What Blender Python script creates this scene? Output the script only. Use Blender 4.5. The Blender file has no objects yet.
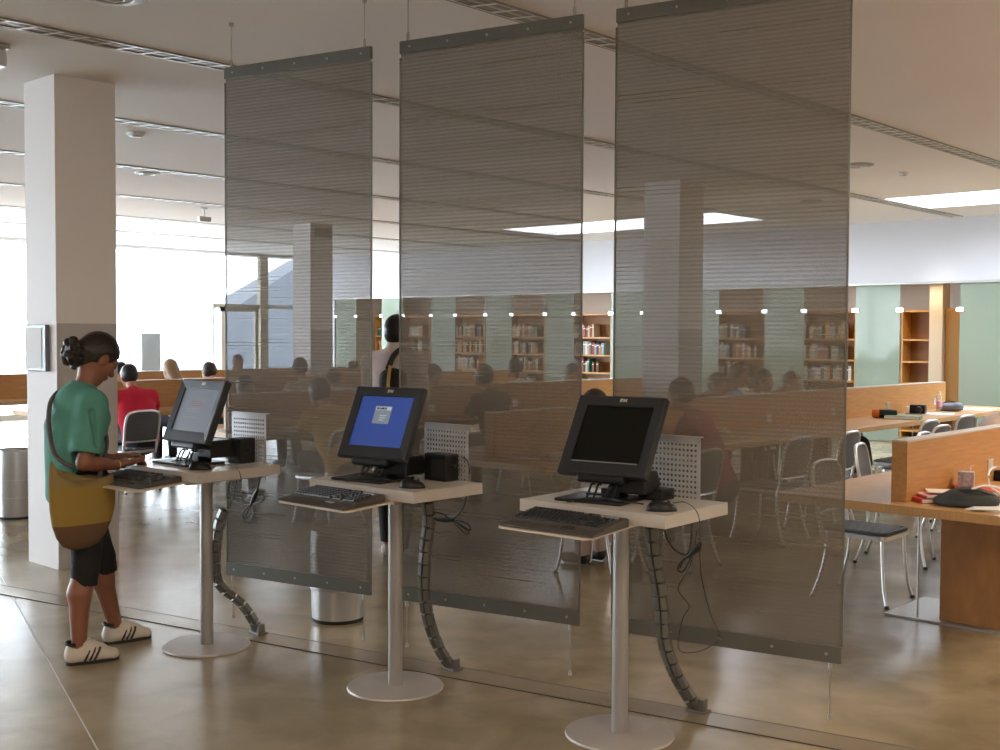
import bpy, math, random
import numpy as np
from mathutils import Vector, Matrix, Euler
random.seed(7)
S = bpy.context.scene
PI = math.pi
R = math.radians

# ------------------------------------------------------------------ camera
F_PX, EYE = 1147.0, 1.57
cam_d = bpy.data.cameras.new('camera')
cam = bpy.data.objects.new('camera', cam_d)
S.collection.objects.link(cam)
cam_d.sensor_width = 36.0
cam_d.lens = F_PX * 36.0 / 1000.0
cam_d.clip_end = 300
CAM_M = Matrix.Rotation(R(42.72), 4, 'Z') @ Matrix.Rotation(PI / 2 + R(-2.02), 4, 'X') @ Matrix.Rotation(R(0.275), 4, 'Z')
cam.matrix_world = Matrix.Translation((0, 0, EYE)) @ CAM_M
S.camera = cam

# ------------------------------------------------------------------ world, lamps, exposure
W = bpy.data.worlds.new('sky'); S.world = W; W.use_nodes = True
bg = W.node_tree.nodes['Background']
bg.inputs[0].default_value = (0.80, 0.90, 1.0, 1)
bg.inputs[1].default_value = 13.0
S.view_settings.view_transform = 'Standard'
S.view_settings.look = 'None'
S.view_settings.gamma = 1
S.view_settings.exposure = 0.62
S.view_settings.use_curve_mapping = False
S.cycles.use_denoising = True
S.cycles.max_bounces = 9
S.cycles.diffuse_bounces = 5
S.cycles.glossy_bounces = 4
S.cycles.transparent_max_bounces = 24
S.cycles.sample_clamp_indirect = 6
S.cycles.caustics_reflective = False
S.cycles.caustics_refractive = False

def lamp(name, kind, loc, energy, color, rot=(0, 0, 0), size=None, sy=None, portal=False, spot=None, blend=0.6):
    d = bpy.data.lights.new(name, kind)
    d.energy = energy; d.color = color
    if kind == 'AREA':
        d.shape = 'RECTANGLE'; d.size = size; d.size_y = sy or size
        if portal: d.cycles.is_portal = True
    if kind == 'SPOT':
        d.spot_size = spot; d.spot_blend = blend; d.shadow_soft_size = 0.04
    o = bpy.data.objects.new(name, d); S.collection.objects.link(o)
    o.location = loc; o.rotation_euler = rot
    return o
# daylight enters through the window wall and the two skylights
lamp('window_daylight', 'AREA', (-20.5, 6.0, 1.75), 1, (1, 1, 1), (0, R(-90), 0), 2.9, 20.5, portal=True)
lamp('side_daylight', 'AREA', (-17.45, -5.25, 1.7), 1, (1, 1, 1), (R(-90), 0, 0), 5.8, 3.0, portal=True)
lamp('skylight_daylight', 'AREA', (-3.0, 14.25, 3.6), 1, (1, 1, 1), (0, 0, 0), 6.2, 1.3, portal=True)
lamp('skylight_daylight', 'AREA', (-10.5, 14.25, 3.6), 1, (1, 1, 1), (0, 0, 0), 4.0, 1.3, portal=True)
# added warm fill without fixtures, out of view, for the near and right-hand parts
for (x, y, e) in ((1.5, 2.0, 75), (-0.5, 7.5, 80), (-1.5, -1.5, 75), (1.0, 12.0, 80)):
    lamp('warm_fill_lamp', 'AREA', (x, y, 3.2), e, (1.0, 0.80, 0.58), (0, 0, 0), 1.2, 0.6)
lamp('wall_washer', 'SPOT', (-6.5, 15.75, 3.22), 16, (1.0, 0.93, 0.85), (R(14), 0, 0), spot=R(62))
for x in (-7.2, -8.8, -10.4, -14.3, -15.5, -17.2, -19):
    lamp('alcove_lamp', 'AREA', (x, 17.15, 2.36), 4.5, (1.0, 0.82, 0.6), (0, 0, 0), 0.9, 0.12)

# ------------------------------------------------------------------ helpers
def ray(x, y): return CAM_M.to_3x3() @ Vector((x - 500.0, -(y - 375.0), -F_PX))
def at(x, y, z=0.0):
    r = ray(x, y); return Vector((0, 0, EYE)) + r * ((z - EYE) / r.z)
def onx(x, y, X):
    r = ray(x, y); return Vector((0, 0, EYE)) + r * (X / r.x)
def ony(x, y, Y):
    r = ray(x, y); return Vector((0, 0, EYE)) + r * (Y / r.y)
def dist(x, y, d): return Vector((0, 0, EYE)) + ray(x, y) * (d / F_PX)

def link(o, parent=None):
    S.collection.objects.link(o)
    if parent is not None: o.parent = parent
    return o
def tag(o, label, cat, group=None):
    o['label'] = label; o['category'] = cat
    if group: o['group'] = group
    return o
def thing(name, label, cat, loc=(0, 0, 0), rz=0.0, group=None):
    o = bpy.data.objects.new(name, None); S.collection.objects.link(o)
    o.location = loc; o.rotation_euler = (0, 0, rz); o.empty_display_size = 0.1
    return tag(o, label, cat, group)
def struct(o): o['kind'] = 'structure'; return o
def copy_tree(o, parent=None):
    c = o.copy(); link(c)
    if parent is not None: c.parent = parent
    for ch in list(o.children): copy_tree(ch, c)
    return c

MATS = {}
def mat(name, col, rough=0.5, metal=0.0, noise=0.0, scale=8.0, emit=None, es=0.0, spec=0.5, bump=0.0, stretch=None, col2=None, coat=0):
    if name in MATS: return MATS[name]
    m = bpy.data.materials.new(name); m.use_nodes = True
    nt = m.node_tree; b = nt.nodes['Principled BSDF']
    c = (*col, 1)
    b.inputs['Base Color'].default_value = c
    b.inputs['Roughness'].default_value = rough
    b.inputs['Metallic'].default_value = metal
    b.inputs['Specular IOR Level'].default_value = spec
    if coat: b.inputs['Coat Weight'].default_value = coat
    if noise or bump:
        tc = nt.nodes.new('ShaderNodeTexCoord'); mp = nt.nodes.new('ShaderNodeMapping')
        mp.inputs['Scale'].default_value = stretch or (1, 1, 1)
        n = nt.nodes.new('ShaderNodeTexNoise'); n.inputs['Scale'].default_value = scale; n.inputs['Detail'].default_value = 5
        nt.links.new(tc.outputs['Object'], mp.inputs[0]); nt.links.new(mp.outputs[0], n.inputs['Vector'])
        if noise:
            r = nt.nodes.new('ShaderNodeValToRGB')
            d = col2 or tuple(max(0, v * (1 - noise)) for v in col)
            r.color_ramp.elements[0].position = 0.3; r.color_ramp.elements[1].position = 0.7
            r.color_ramp.elements[0].color = (*d, 1); r.color_ramp.elements[1].color = c
            nt.links.new(n.outputs['Fac'], r.inputs[0]); nt.links.new(r.outputs[0], b.inputs['Base Color'])
        if bump:
            bp = nt.nodes.new('ShaderNodeBump'); bp.inputs['Strength'].default_value = bump; bp.inputs['Distance'].default_value = 0.01
            nt.links.new(n.outputs['Fac'], bp.inputs['Height']); nt.links.new(bp.outputs[0], b.inputs['Normal'])
    if emit:
        b.inputs['Emission Color'].default_value = (*emit, 1); b.inputs['Emission Strength'].default_value = es
    MATS[name] = m
    return m

class MB:
    """collects boxes, tubes and lathes and links them as one mesh"""
    def __init__(s): s.v = []; s.f = []; s.m = []
    def add(s, vs, fs, mi=0):
        o = len(s.v); s.v += [tuple(v) for v in vs]; s.f += [tuple(i + o for i in f) for f in fs]; s.m += [mi] * len(fs)
        return s
    def box(s, lo, hi, mi=0, M=None):
        x0, y0, z0 = lo; x1, y1, z1 = hi
        vs = [Vector(p) for p in ((x0, y0, z0), (x1, y0, z0), (x1, y1, z0), (x0, y1, z0), (x0, y0, z1), (x1, y0, z1), (x1, y1, z1), (x0, y1, z1))]
        if M is not None: vs = [M @ v for v in vs]
        return s.add(vs, [(0, 3, 2, 1), (4, 5, 6, 7), (0, 1, 5, 4), (1, 2, 6, 5), (2, 3, 7, 6), (3, 0, 4, 7)], mi)
    def prism(s, pts, z0, z1, mi=0, M=None):
        n = len(pts)
        vs = [Vector((p[0], p[1], z0)) for p in pts] + [Vector((p[0], p[1], z1)) for p in pts]
        if M is not None: vs = [M @ v for v in vs]
        fs = [tuple(range(n - 1, -1, -1)), tuple(range(n, 2 * n))] + [(i, (i + 1) % n, (i + 1) % n + n, i + n) for i in range(n)]
        return s.add(vs, fs, mi)
    def lathe(s, prof, n=24, c=(0, 0, 0), mi=0, M=None):
        vs = []; k = len(prof)
        for i in range(n):
            a = 2 * PI * i / n
            for r, z in prof: vs.append(Vector((c[0] + r * math.cos(a), c[1] + r * math.sin(a), c[2] + z)))
        if M is not None: vs = [M @ v for v in vs]
        fs = [(i * k + j, ((i + 1) % n) * k + j, ((i + 1) % n) * k + j + 1, i * k + j + 1) for i in range(n) for j in range(k - 1)]
        if prof[0][0] > 1e-6: fs.append(tuple(i * k for i in range(n - 1, -1, -1)))
        if prof[-1][0] > 1e-6: fs.append(tuple(i * k + k - 1 for i in range(n)))
        return s.add(vs, fs, mi)
    def tube(s, path, r, n=8, mi=0, closed=False, rr=None):
        P = [Vector(p) for p in path]; vs = []; m = len(P); up = None
        for i, p in enumerate(P):
            if closed: t = P[(i + 1) % m] - P[i - 1]
            else: t = P[min(i + 1, m - 1)] - P[max(i - 1, 0)]
            t.normalize()
            if up is None:
                up = Vector((0, 0, 1)) if abs(t.z) < 0.9 else Vector((1, 0, 0))
            a = (up - t * up.dot(t)); a.normalize(); b = t.cross(a); up = a
            q = rr[i] if rr else r
            for j in range(n):
                w = 2 * PI * j / n
                vs.append(p + a * (q * math.cos(w)) + b * (q * math.sin(w)))
        fs = []
        for i in range(m if closed else m - 1):
            for j in range(n):
                i2 = (i + 1) % m
                fs.append((i * n + j, i * n + (j + 1) % n, i2 * n + (j + 1) % n, i2 * n + j))
        if not closed:
            fs.append(tuple(range(n - 1, -1, -1))); fs.append(tuple((m - 1) * n + j for j in range(n)))
        return s.add(vs, fs, mi)
    def build(s, name, mats, parent=None, smooth=False, bevel=0, seg=2):
        me = bpy.data.meshes.new(name); me.from_pydata(s.v, [], s.f)
        for m in (mats if isinstance(mats, (list, tuple)) else [mats]): me.materials.append(m)
        if any(s.m): me.polygons.foreach_set('material_index', s.m)
        me.update()
        if smooth: me.polygons.foreach_set('use_smooth', [True] * len(me.polygons))
        o = bpy.data.objects.new(name, me); link(o, parent)
        if smooth and smooth != 'all':
            me.set_sharp_from_angle(angle=R(40))
        if bevel:
            b = o.modifiers.new('bevel', 'BEVEL'); b.width = bevel; b.segments = seg; b.limit_method = 'ANGLE'; b.angle_limit = R(50)
        return o

def smooth_path(pts, n=6):
    """Catmull-Rom through the points"""
    P = [Vector(p) for p in pts]; P = [P[0] * 2 - P[1]] + P + [P[-1] * 2 - P[-2]]; out = []
    for i in range(1, len(P) - 2):
        a, b, c, d = P[i - 1:i + 3]
        for k in range(n):
            t = k / n
            out.append(0.5 * ((2 * b) + (c - a) * t + (2 * a - 5 * b + 4 * c - d) * t * t + (3 * b - a - 3 * c + d) * t ** 3))
    out.append(P[-2]); return out

def text_mesh(txt, size, m, parent, M, extrude=0.0006, name='logo', bold=0.0):
    cu = bpy.data.curves.new(name, 'FONT'); cu.body = txt; cu.size = size; cu.extrude = extrude; cu.align_x = 'CENTER'; cu.align_y = 'CENTER'; cu.offset = bold
    t = bpy.data.objects.new(name, cu); S.collection.objects.link(t)
    bpy.context.view_layer.update()
    me = bpy.data.meshes.new_from_object(t.evaluated_get(bpy.context.evaluated_depsgraph_get()))
    bpy.data.objects.remove(t); bpy.data.curves.remove(cu)
    me.transform(M); me.materials.clear(); me.materials.append(m); me.name = name
    return link(bpy.data.objects.new(name, me), parent)

# ------------------------------------------------------------------ materials
M_white = mat('white_plaster', (0.66, 0.66, 0.68), 0.8, noise=0.04, scale=1.5)
M_ceil = mat('ceiling_plaster', (0.82, 0.79, 0.80), 0.85, noise=0.04, scale=0.6)
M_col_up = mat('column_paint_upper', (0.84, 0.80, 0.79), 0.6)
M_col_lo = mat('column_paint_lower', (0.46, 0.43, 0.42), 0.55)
M_wood = mat('oak_veneer', (0.50, 0.245, 0.075), 0.42, noise=0.22, scale=5, stretch=(9, 1.0, 14))
M_wood2 = mat('oak_top', (0.55, 0.32, 0.14), 0.33, noise=0.16, scale=6, stretch=(10, 1.0, 1))
M_wood_dark = mat('oak_leg', (0.36, 0.16, 0.05), 0.45, noise=0.25, scale=6, stretch=(3, 3, 1))
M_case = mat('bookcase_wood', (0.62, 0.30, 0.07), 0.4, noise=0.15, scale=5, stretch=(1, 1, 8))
M_alu = mat('brushed_aluminium', (0.72, 0.72, 0.73), 0.32, 0.9)
M_alu_dull = mat('dull_steel', (0.42, 0.41, 0.38), 0.42, 0.75)
M_chrome = mat('polished_steel', (0.85, 0.85, 0.86), 0.14, 1.0)
M_black = mat('black_plastic', (0.008, 0.008, 0.009), 0.42, spec=0.35)
M_char = mat('charcoal_plastic', (0.022, 0.024, 0.028), 0.45, spec=0.4)
M_kb = mat('keyboard_plastic', (0.075, 0.068, 0.060), 0.5, spec=0.35)
M_key = mat('key_plastic', (0.010, 0.010, 0.011), 0.4, spec=0.5)
M_keyhi = mat('key_light', (0.25, 0.25, 0.27), 0.4)
M_lam = mat('pale_laminate', (0.55, 0.515, 0.48), 0.35)
M_lam_edge = mat('laminate_edge', (0.50, 0.46, 0.42), 0.45)
M_pole = mat('pole_paint', (0.36, 0.35, 0.345), 0.38, 0.4)
M_base = mat('base_paint', (0.48, 0.45, 0.43), 0.45, 0.25)
M_rubber = mat('black_rubber', (0.015, 0.015, 0.015), 0.5)
M_seat = mat('grey_seat', (0.10, 0.105, 0.12), 0.45)
M_paper = mat('white_paper', (0.85, 0.85, 0.85), 0.7)

# floor: polished concrete, mottled, with a glossy seal
def floor_mat():
    m = bpy.data.materials.new('polished_concrete'); m.use_nodes = True; nt = m.node_tree; b = nt.nodes['Principled BSDF']
    tc = nt.nodes.new('ShaderNodeTexCoord')
    def noise(sc, det, dist=0.0):
        n = nt.nodes.new('ShaderNodeTexNoise'); n.inputs['Scale'].default_value = sc; n.inputs['Detail'].default_value = det; n.inputs['Distortion'].default_value = dist
        nt.links.new(tc.outputs['Object'], n.inputs['Vector']); return n
    n1 = noise(0.9, 6, 1.0); n2 = noise(3.5, 6, 0.5)
    mx = nt.nodes.new('ShaderNodeMath'); mx.operation = 'MULTIPLY_ADD'; mx.inputs[1].default_value = 0.6
    m2 = nt.nodes.new('ShaderNodeMath'); m2.operation = 'MULTIPLY'; m2.inputs[1].default_value = 0.4
    nt.links.new(n2.outputs['Fac'], m2.inputs[0]); nt.links.new(n1.outputs['Fac'], mx.inputs[0]); nt.links.new(m2.outputs[0], mx.inputs[2])
    r = nt.nodes.new('ShaderNodeValToRGB'); e = r.color_ramp.elements
    e[0].position = 0.36; e[0].color = (0.225, 0.18, 0.108, 1); e[1].position = 0.62; e[1].color = (0.40, 0.335, 0.225, 1)
    nt.links.new(mx.outputs[0], r.inputs[0]); nt.links.new(r.outputs[0], b.inputs['Base Color'])
    rr = nt.nodes.new('ShaderNodeMapRange'); rr.inputs[3].default_value = 0.20; rr.inputs[4].default_value = 0.27
    nt.links.new(n1.outputs['Fac'], rr.inputs[0]); nt.links.new(rr.outputs[0], b.inputs['Roughness'])
    b.inputs['Specular IOR Level'].default_value = 0.95
    return m
M_floor = floor_mat()

def mesh_cloth_mat():
    """woven metal cloth: fine weave that lets light through, with closer woven bars"""
    m = bpy.data.materials.new('woven_metal_cloth'); m.use_nodes = True; nt = m.node_tree; b = nt.nodes['Principled BSDF']
    out = nt.nodes['Material Output']
    tc = nt.nodes.new('ShaderNodeTexCoord'); sp = nt.nodes.new('ShaderNodeSeparateXYZ'); nt.links.new(tc.outputs['Object'], sp.inputs[0])
    def math_(op, a, v=None, c=None):
        n = nt.nodes.new('ShaderNodeMath'); n.operation = op
        for i, q in enumerate((a, v, c)):
            if q is None: continue
            if isinstance(q, (int, float)): n.inputs[i].default_value = q
            else: nt.links.new(q, n.inputs[i])
        return n.outputs[0]
    nz = nt.nodes.new('ShaderNodeTexNoise'); nz.inputs['Scale'].default_value = 1.2; nz.inputs['Detail'].default_value = 3
    mp = nt.nodes.new('ShaderNodeMapping'); mp.inputs['Scale'].default_value = (0.5, 0.5, 10)
    nt.links.new(tc.outputs['Object'], mp.inputs[0]); nt.links.new(mp.outputs[0], nz.inputs['Vector'])
    z = math_('MULTIPLY_ADD', nz.outputs['Fac'], 0.0008, sp.outputs['Z'])
    s = math_('SINE', math_('MULTIPLY', z, 2 * PI / 0.0185))
    opac = math_('MULTIPLY_ADD', s, 0.045, 0.58)
    opac = math_('ADD', opac, math_('MULTIPLY_ADD', nz.outputs['Fac'], 0.16, -0.08))
    opac.node.use_clamp = True
    b.inputs['Base Color'].default_value = (0.205, 0.185, 0.154, 1); b.inputs['Metallic'].default_value = 0.0; b.inputs['Roughness'].default_value = 0.7; b.inputs['Specular IOR Level'].default_value = 0.2
    tr = nt.nodes.new('ShaderNodeBsdfTransparent'); mix = nt.nodes.new('ShaderNodeMixShader')
    nt.links.new(opac, mix.inputs[0]); nt.links.new(tr.outputs[0], mix.inputs[1]); nt.links.new(b.outputs[0], mix.inputs[2]); nt.links.new(mix.outputs[0], out.inputs[0])
    return m
M_cloth = mesh_cloth_mat()

def glass_mat(name, tint, diff=0.0, dcol=(0.6, 0.75, 0.68), gloss=0.07, rough=0.02):
    m = bpy.data.materials.new(name); m.use_nodes = True; nt = m.node_tree
    for n in list(nt.nodes):
        if n.type != 'OUTPUT_MATERIAL': nt.nodes.remove(n)
    out = nt.nodes['Material Output']
    tr = nt.nodes.new('ShaderNodeBsdfTransparent'); tr.inputs[0].default_value = (*tint, 1)
    gl = nt.nodes.new('ShaderNodeBsdfGlossy'); gl.inputs['Roughness'].default_value = rough
    m1 = nt.nodes.new('ShaderNodeMixShader'); m1.inputs[0].default_value = gloss
    nt.links.new(tr.outputs[0], m1.inputs[1]); nt.links.new(gl.outputs[0], m1.inputs[2])
    last = m1
    if diff:
        d = nt.nodes.new('ShaderNodeBsdfDiffuse'); d.inputs[0].default_value = (*dcol, 1)
        m2 = nt.nodes.new('ShaderNodeMixShader'); m2.inputs[0].default_value = diff
        nt.links.new(m1.outputs[0], m2.inputs[1]); nt.links.new(d.outputs[0], m2.inputs[2]); last = m2
    nt.links.new(last.outputs[0], out.inputs[0])
    return m
M_glass = glass_mat('clear_window_glass', (0.97, 0.98, 0.98), gloss=0.04)
M_frost = glass_mat('frosted_green_glass', (0.80, 0.88, 0.82), 0.60, (0.31, 0.36, 0.29), gloss=0.045, rough=0.05)
M_pet = glass_mat('clear_plastic', (0.9, 0.93, 0.95), 0.25, (0.8, 0.82, 0.85), 0.15)

# ------------------------------------------------------------------ the room
CZ = 3.254
YB = 16.3           # plane of the far glazed partition
XW = -20.3          # plane of the window wall
struct(MB().box((-20.6, -5.2, -0.2), (4.2, 19.2, 0)).build('floor', M_floor))
cb = MB()           # ceiling with two skylight openings
for lo, hi in (((-21.5, -5.2), (4.2, 13.58)), ((-21.5, 14.92), (4.2, 19.2)), ((-21.5, 13.58), (-12.5, 14.92)), ((-8.55, 13.58), (-6.13, 14.92)), ((0.2, 13.58), (4.2, 14.92))):
    cb.box((lo[0], lo[1], CZ), (hi[0], hi[1], CZ + 0.25))
struct(cb.build('ceiling', M_ceil))
struct(MB().box((-20.6, YB, 2.36), (4.2, YB + 0.18, CZ)).build('wall_back', mat('fascia_paint', (0.54, 0.54, 0.57), 0.8)))
struct(MB().box((-20.6, 18.4, 0), (4.2, 18.55, CZ)).build('wall_alcove', mat('alcove_wall', (0.74, 0.64, 0.57), 0.8)))
struct(MB().box((4.0, -5.0, 0), (4.2, 18.4, CZ)).build('wall_right', M_white))
struct(MB().box((-14.5, -5.2, 0), (4.2, -5.0, CZ)).build('wall_near', M_white))
wn = struct(MB().box((-20.4, -5.12, 0), (-14.5, -5.02, 0.1)).box((-20.4, -5.12, CZ - 0.08), (-14.5, -5.02, CZ)).box((-17.5, -5.12, 0.1), (-17.42, -5.02, CZ - 0.08)).build('window_10', M_white))
MB().box((-20.4, -5.08, 0.1), (-14.5, -5.07, CZ - 0.08)).build('pane', M_glass, wn)
struct(MB().box((-20.6, -40, -0.3), (-2, -5.2, -0.1)).build('ground_side', mat('paving_outside', (0.82, 0.81, 0.80), 0.9)))
struct(MB().box((-20.5, YB + 0.2, 2.44), (4.0, 18.4, 2.60)).build('ceiling_alcove', mat('alcove_ceiling', (0.62, 0.52, 0.42), 0.8)))
struct(MB().box((-20.6, YB + 0.18, 0), (-20.3, 18.4, CZ)).build('wall_alcove_end', M_white))

def column(name, x1, y0, w=0.43):
    x0, y1 = x1 - w, y0 + w
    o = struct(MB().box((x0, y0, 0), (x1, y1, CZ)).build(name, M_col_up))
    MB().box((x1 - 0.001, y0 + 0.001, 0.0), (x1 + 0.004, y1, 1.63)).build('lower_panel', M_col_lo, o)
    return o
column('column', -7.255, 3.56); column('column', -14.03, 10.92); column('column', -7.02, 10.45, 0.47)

# window wall: sill, head, mullions, transoms, one pane per bay
M_mull = mat('window_frame_paint', (0.44, 0.38, 0.30), 0.5)
struct(MB().box((XW - 0.15, -5.0, 0), (XW + 0.05, YB, 0.10)).build('trim_sill', M_alu_dull))
struct(MB().box((XW - 0.15, -5.0, CZ - 0.06), (XW + 0.05, YB, CZ)).build('trim_head', M_white))
ys = [-5.0, 2.0, 10.1, 13.3, 14.56, 16.25]
for i in range(len(ys) - 1):
    a, b = ys[i], ys[i + 1]
    f = MB(); wd = 0.10 if abs(b - 14.56) < 0.01 else 0.018
    f.box((XW - 0.1, b - wd, 0.1), (XW + 0.02, b + (wd if b < 16 else 0), CZ - 0.06))
    zt = 2.14
    if a > 13: f.box((XW - 0.06, a, zt - 0.05), (XW + 0.0, b, zt + 0.04))
    fo = f.build('window_%d' % (i + 1), M_mull if wd > 0.05 else M_white); struct(fo)
    p = MB().box((XW - 0.045, a, 0.1), (XW - 0.035, b, CZ - 0.06)).build('pane', M_glass, fo)
# low dark door frame in the bay beside the corner
struct(MB().box((XW + 0.03, 13.45, 0.1), (XW + 0.09, 13.55, 2.12)).box((XW + 0.03, 14.28, 0.1), (XW + 0.09, 14.36, 2.12)).box((XW + 0.03, 13.45, 2.02), (XW + 0.09, 14.36, 2.12)).build('door_1', M_mull))

# glazed partition at the back: frosted panes between open bays
CEN = [-7.75 + 0.34 - 1.533 * k + 1.533 for k in range(-4, 9)]
panes = []
k = 0
for xc in [-5.9 + 1.535 * j for j in (5, 4, 3, 2, 1, 0)] + [-5.93 - 1.535 * j for j in range(1, 10)]:
    k += 1
    m = MB().box((xc - 0.345, YB + 0.05, 0.02), (xc + 0.345, YB + 0.062, 2.36))
    o = struct(m.build('window_%d' % (20 + k), M_frost))
    c = MB()
    for sx in (-0.345, 0.345): c.box((xc + sx - 0.05, YB + 0.035, 1.93), (xc + sx + 0.05, YB + 0.075, 1.985))
    c.build('glass_clamp', M_chrome, o)
struct(MB().box((-20.3, YB + 0.02, 2.33), (4.0, YB + 0.09, 2.362)).build('trim_1', M_alu_dull))

# floor channel that the kiosk cables rise from, and the joints in the slab
def strip(p, q, w, name, m, z=0.003):
    p, q = Vector(p), Vector(q); d = (q - p).normalized(); n = Vector((-d.y, d.x, 0)) * w / 2
    vs = [p - n, q - n, q + n, p + n]
    return struct(MB().prism([(v.x, v.y) for v in vs], 0.0, z).build(name, m))
d_p = Vector((math.cos(R(12.2)), math.sin(R(12.2)), 0))
s2 = at(500, 681)
M_strip = mat('channel_cover', (0.33, 0.27, 0.19), 0.25, 0.15, noise=0.2, scale=2)
strip(s2 - d_p * 4.2, s2 + d_p * 5, 0.15, 'trim_2', M_strip, 0.004)
M_joint = mat('joint_line', (0.10, 0.085, 0.07), 0.6)
for s in (-1, 1):
    n = Vector((-d_p.y, d_p.x, 0)) * 0.079 * s
    strip(s2 + n - d_p * 4.2, s2 + n + d_p * 5, 0.006, 'trim_3', M_joint, 0.0045)
a, b = at(40, 646), at(70, 700); dj = (b - a).normalized()
strip(a - dj * 2.2, a + dj * 5, 0.006, 'trim_4', mat('pale_joint', (0.5, 0.47, 0.42), 0.5), 0.001)

# ------------------------------------------------------------------ ceiling fittings
M_louv = mat('louvre_blades', (0.75, 0.75, 0.76), 0.35, 0.3)
M_trof = mat('troffer_body', (0.28, 0.25, 0.20), 0.4, 0.2)
M_tube = mat('fluorescent_tube', (0.5, 0.48, 0.44), 0.4)
def troffer(X, y0, y1, label):
    t = thing('ceiling_light', label, 'ceiling light', (X, y0, CZ), group='long louvred ceiling lights')
    L = y1 - y0
    MB().box((-0.082, 0, -0.010), (-0.070, L, 0.0)).box((0.070, 0, -0.010), (0.082, L, 0.0)).box((-0.073, 0, -0.003), (0.073, L, -0.001), 0).build('housing', [M_trof], t)
    lv = MB(); n = int(L / 0.15)
    vs, fs = [], []
    for i in range(n):      # slanted blades joined to the two side runners
        y = 0.06 + i * (L - 0.12) / (n - 1)
        for yy in (y - 0.011, y + 0.011):
            for x, sk in ((-0.070, -0.025), (-0.064, -0.025), (0.064, 0.025), (0.070, 0.025)): vs.append((x, yy + sk, -0.0095))
    for r_ in range(2 * n - 1):
        a = r_ * 4; fs += [(a, a + 4, a + 5, a + 1), (a + 2, a + 6, a + 7, a + 3)]
        if r_ % 2 == 0: fs.append((a + 1, a + 5, a + 6, a + 2))
    lo = lv.add(vs, fs).build('louvre', M_louv, t); so = lo.modifiers.new('thickness', 'SOLIDIFY'); so.thickness = 0.003
    MB().box((-0.012, 0.02, -0.006), (0.012, L - 0.02, -0.004)).build('tube', M_tube, t)
    return t
troffer(-4.07, 1.5, 15.5, 'long recessed louvred light, nearest of the rows, passing above the largest hanging screen')
troffer(-6.25, 0.0, 16.2, 'long recessed louvred light, second row from the viewer, passing above the near column')
troffer(-8.43, 0.0, 13.3, 'long recessed louvred light, third row, disappearing behind the near column')
troffer(-10.7, 0.0, 13.3, 'long recessed louvred light, fourth row, third down on the near column')
troffer(-13.0, 0.0, 16.2, 'long recessed louvred light, fifth row, towards the bright windows')
troffer(-15.3, 0.0, 16.2, 'long recessed louvred light, sixth row, pale against the window glare')
troffer(-17.6, 0.0, 16.2, 'long recessed louvred light, row closest to the windows')

M_disc = mat('grille_grey', (0.33, 0.31, 0.29), 0.5)
def disc(x, y, r, name, label, cat, dark=True, h=0.018):
    t = thing(name, label, cat, (x, y, CZ))
    MB().lathe([(0.0, -h), (r * 0.75, -h), (r * 0.98, -h * 0.5), (r, 0)], 28).build('cover', M_disc if dark else M_white, t, True)
    rg = MB()
    for q in (0.35, 0.6): rg.tube([(r * q * math.cos(i * PI / 12), r * q * math.sin(i * PI / 12), -h - 0.001) for i in range(24)], 0.004, 5, closed=True)
    rg.build('grille_ring', M_alu_dull, t, True)
    return t
disc(-10.96, 6.39, 0.13, 'ceiling_speaker', 'dark round flat ceiling speaker just right of the near column', 'speaker')
disc(-8.85, 5.05, 0.075, 'smoke_detector', 'small white round smoke detector beside the third row of lights', 'smoke detector', False, 0.035)
disc(-5.34, 2.93, 0.17, 'ceiling_speaker', 'large round ceiling speaker cut by the top edge of the picture', 'speaker')
disc(-5.12, 10.7, 0.16, 'ceiling_speaker', 'round ceiling speaker seen at the right edge of the largest screen', 'speaker')
disc(-5.0, 11.5, 0.05, 'smoke_detector', 'tiny round detector to the right of the largest screen', 'smoke detector', False, 0.03)
disc(-6.9, 13.2, 0.15, 'ceiling_speaker', 'round ceiling speaker close to the skylight, behind the largest screen', 'speaker')
t = thing('projector_unit', 'small grey box hanging from the ceiling at the left edge', 'ceiling unit', (-6.78, 2.93, CZ))
MB().box((-0.07, -0.1, -0.03), (0.07, 0.1, 0)).build('mount_plate', M_alu_dull, t, bevel=0.005)
MB().box((-0.05, -0.09, -0.13), (0.05, 0.09, -0.03)).build('body', M_alu, t, bevel=0.01)
MB().lathe([(0.03, -0.15), (0.04, -0.13)], 16).build('lens_ring', M_black, t)
t = thing('security_camera', 'small camera hanging from the ceiling before the bright windows', 'camera', (-13.43, 8.67, CZ))
MB().lathe([(0.05, -0.02), (0.05, 0)], 16).build('mount', M_white, t)
MB().lathe([(0.012, -0.12), (0.012, -0.02)], 10).build('stem', M_alu, t)
MB().box((-0.035, -0.09, -0.19), (0.035, 0.09, -0.12)).build('body', M_alu_dull, t, bevel=0.01)
# vent grille high on the far-left column
t = thing('vent_grille', 'square vent grille high on the column behind the leftmost screen', 'vent', (-14.028, 11.16, 3.12))
MB().box((0, -0.16, -0.07), (0.02, 0.16, 0.07)).build('frame', mat('vent_brown', (0.2, 0.15, 0.13), 0.5), t)
sl = MB()
for i in range(5): sl.box((0.02, -0.14, -0.055 + i * 0.025), (0.026, 0.14, -0.045 + i * 0.025))
sl.build('slat', M_alu_dull, t)
# framed notice on the near column
t = thing('notice_frame', 'framed white notice on the pale side of the near column', 'notice', (-7.50, 3.56, 1.466))
MB().box((-0.15, -0.03, -0.155), (0.15, 0, 0.155)).build('frame', mat('frame_grey', (0.18, 0.2, 0.24), 0.4), t, bevel=0.004)
MB().box((-0.12, -0.034, -0.135), (0.10, -0.03, 0.135)).build('notice_sheet', M_paper, t)

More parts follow.
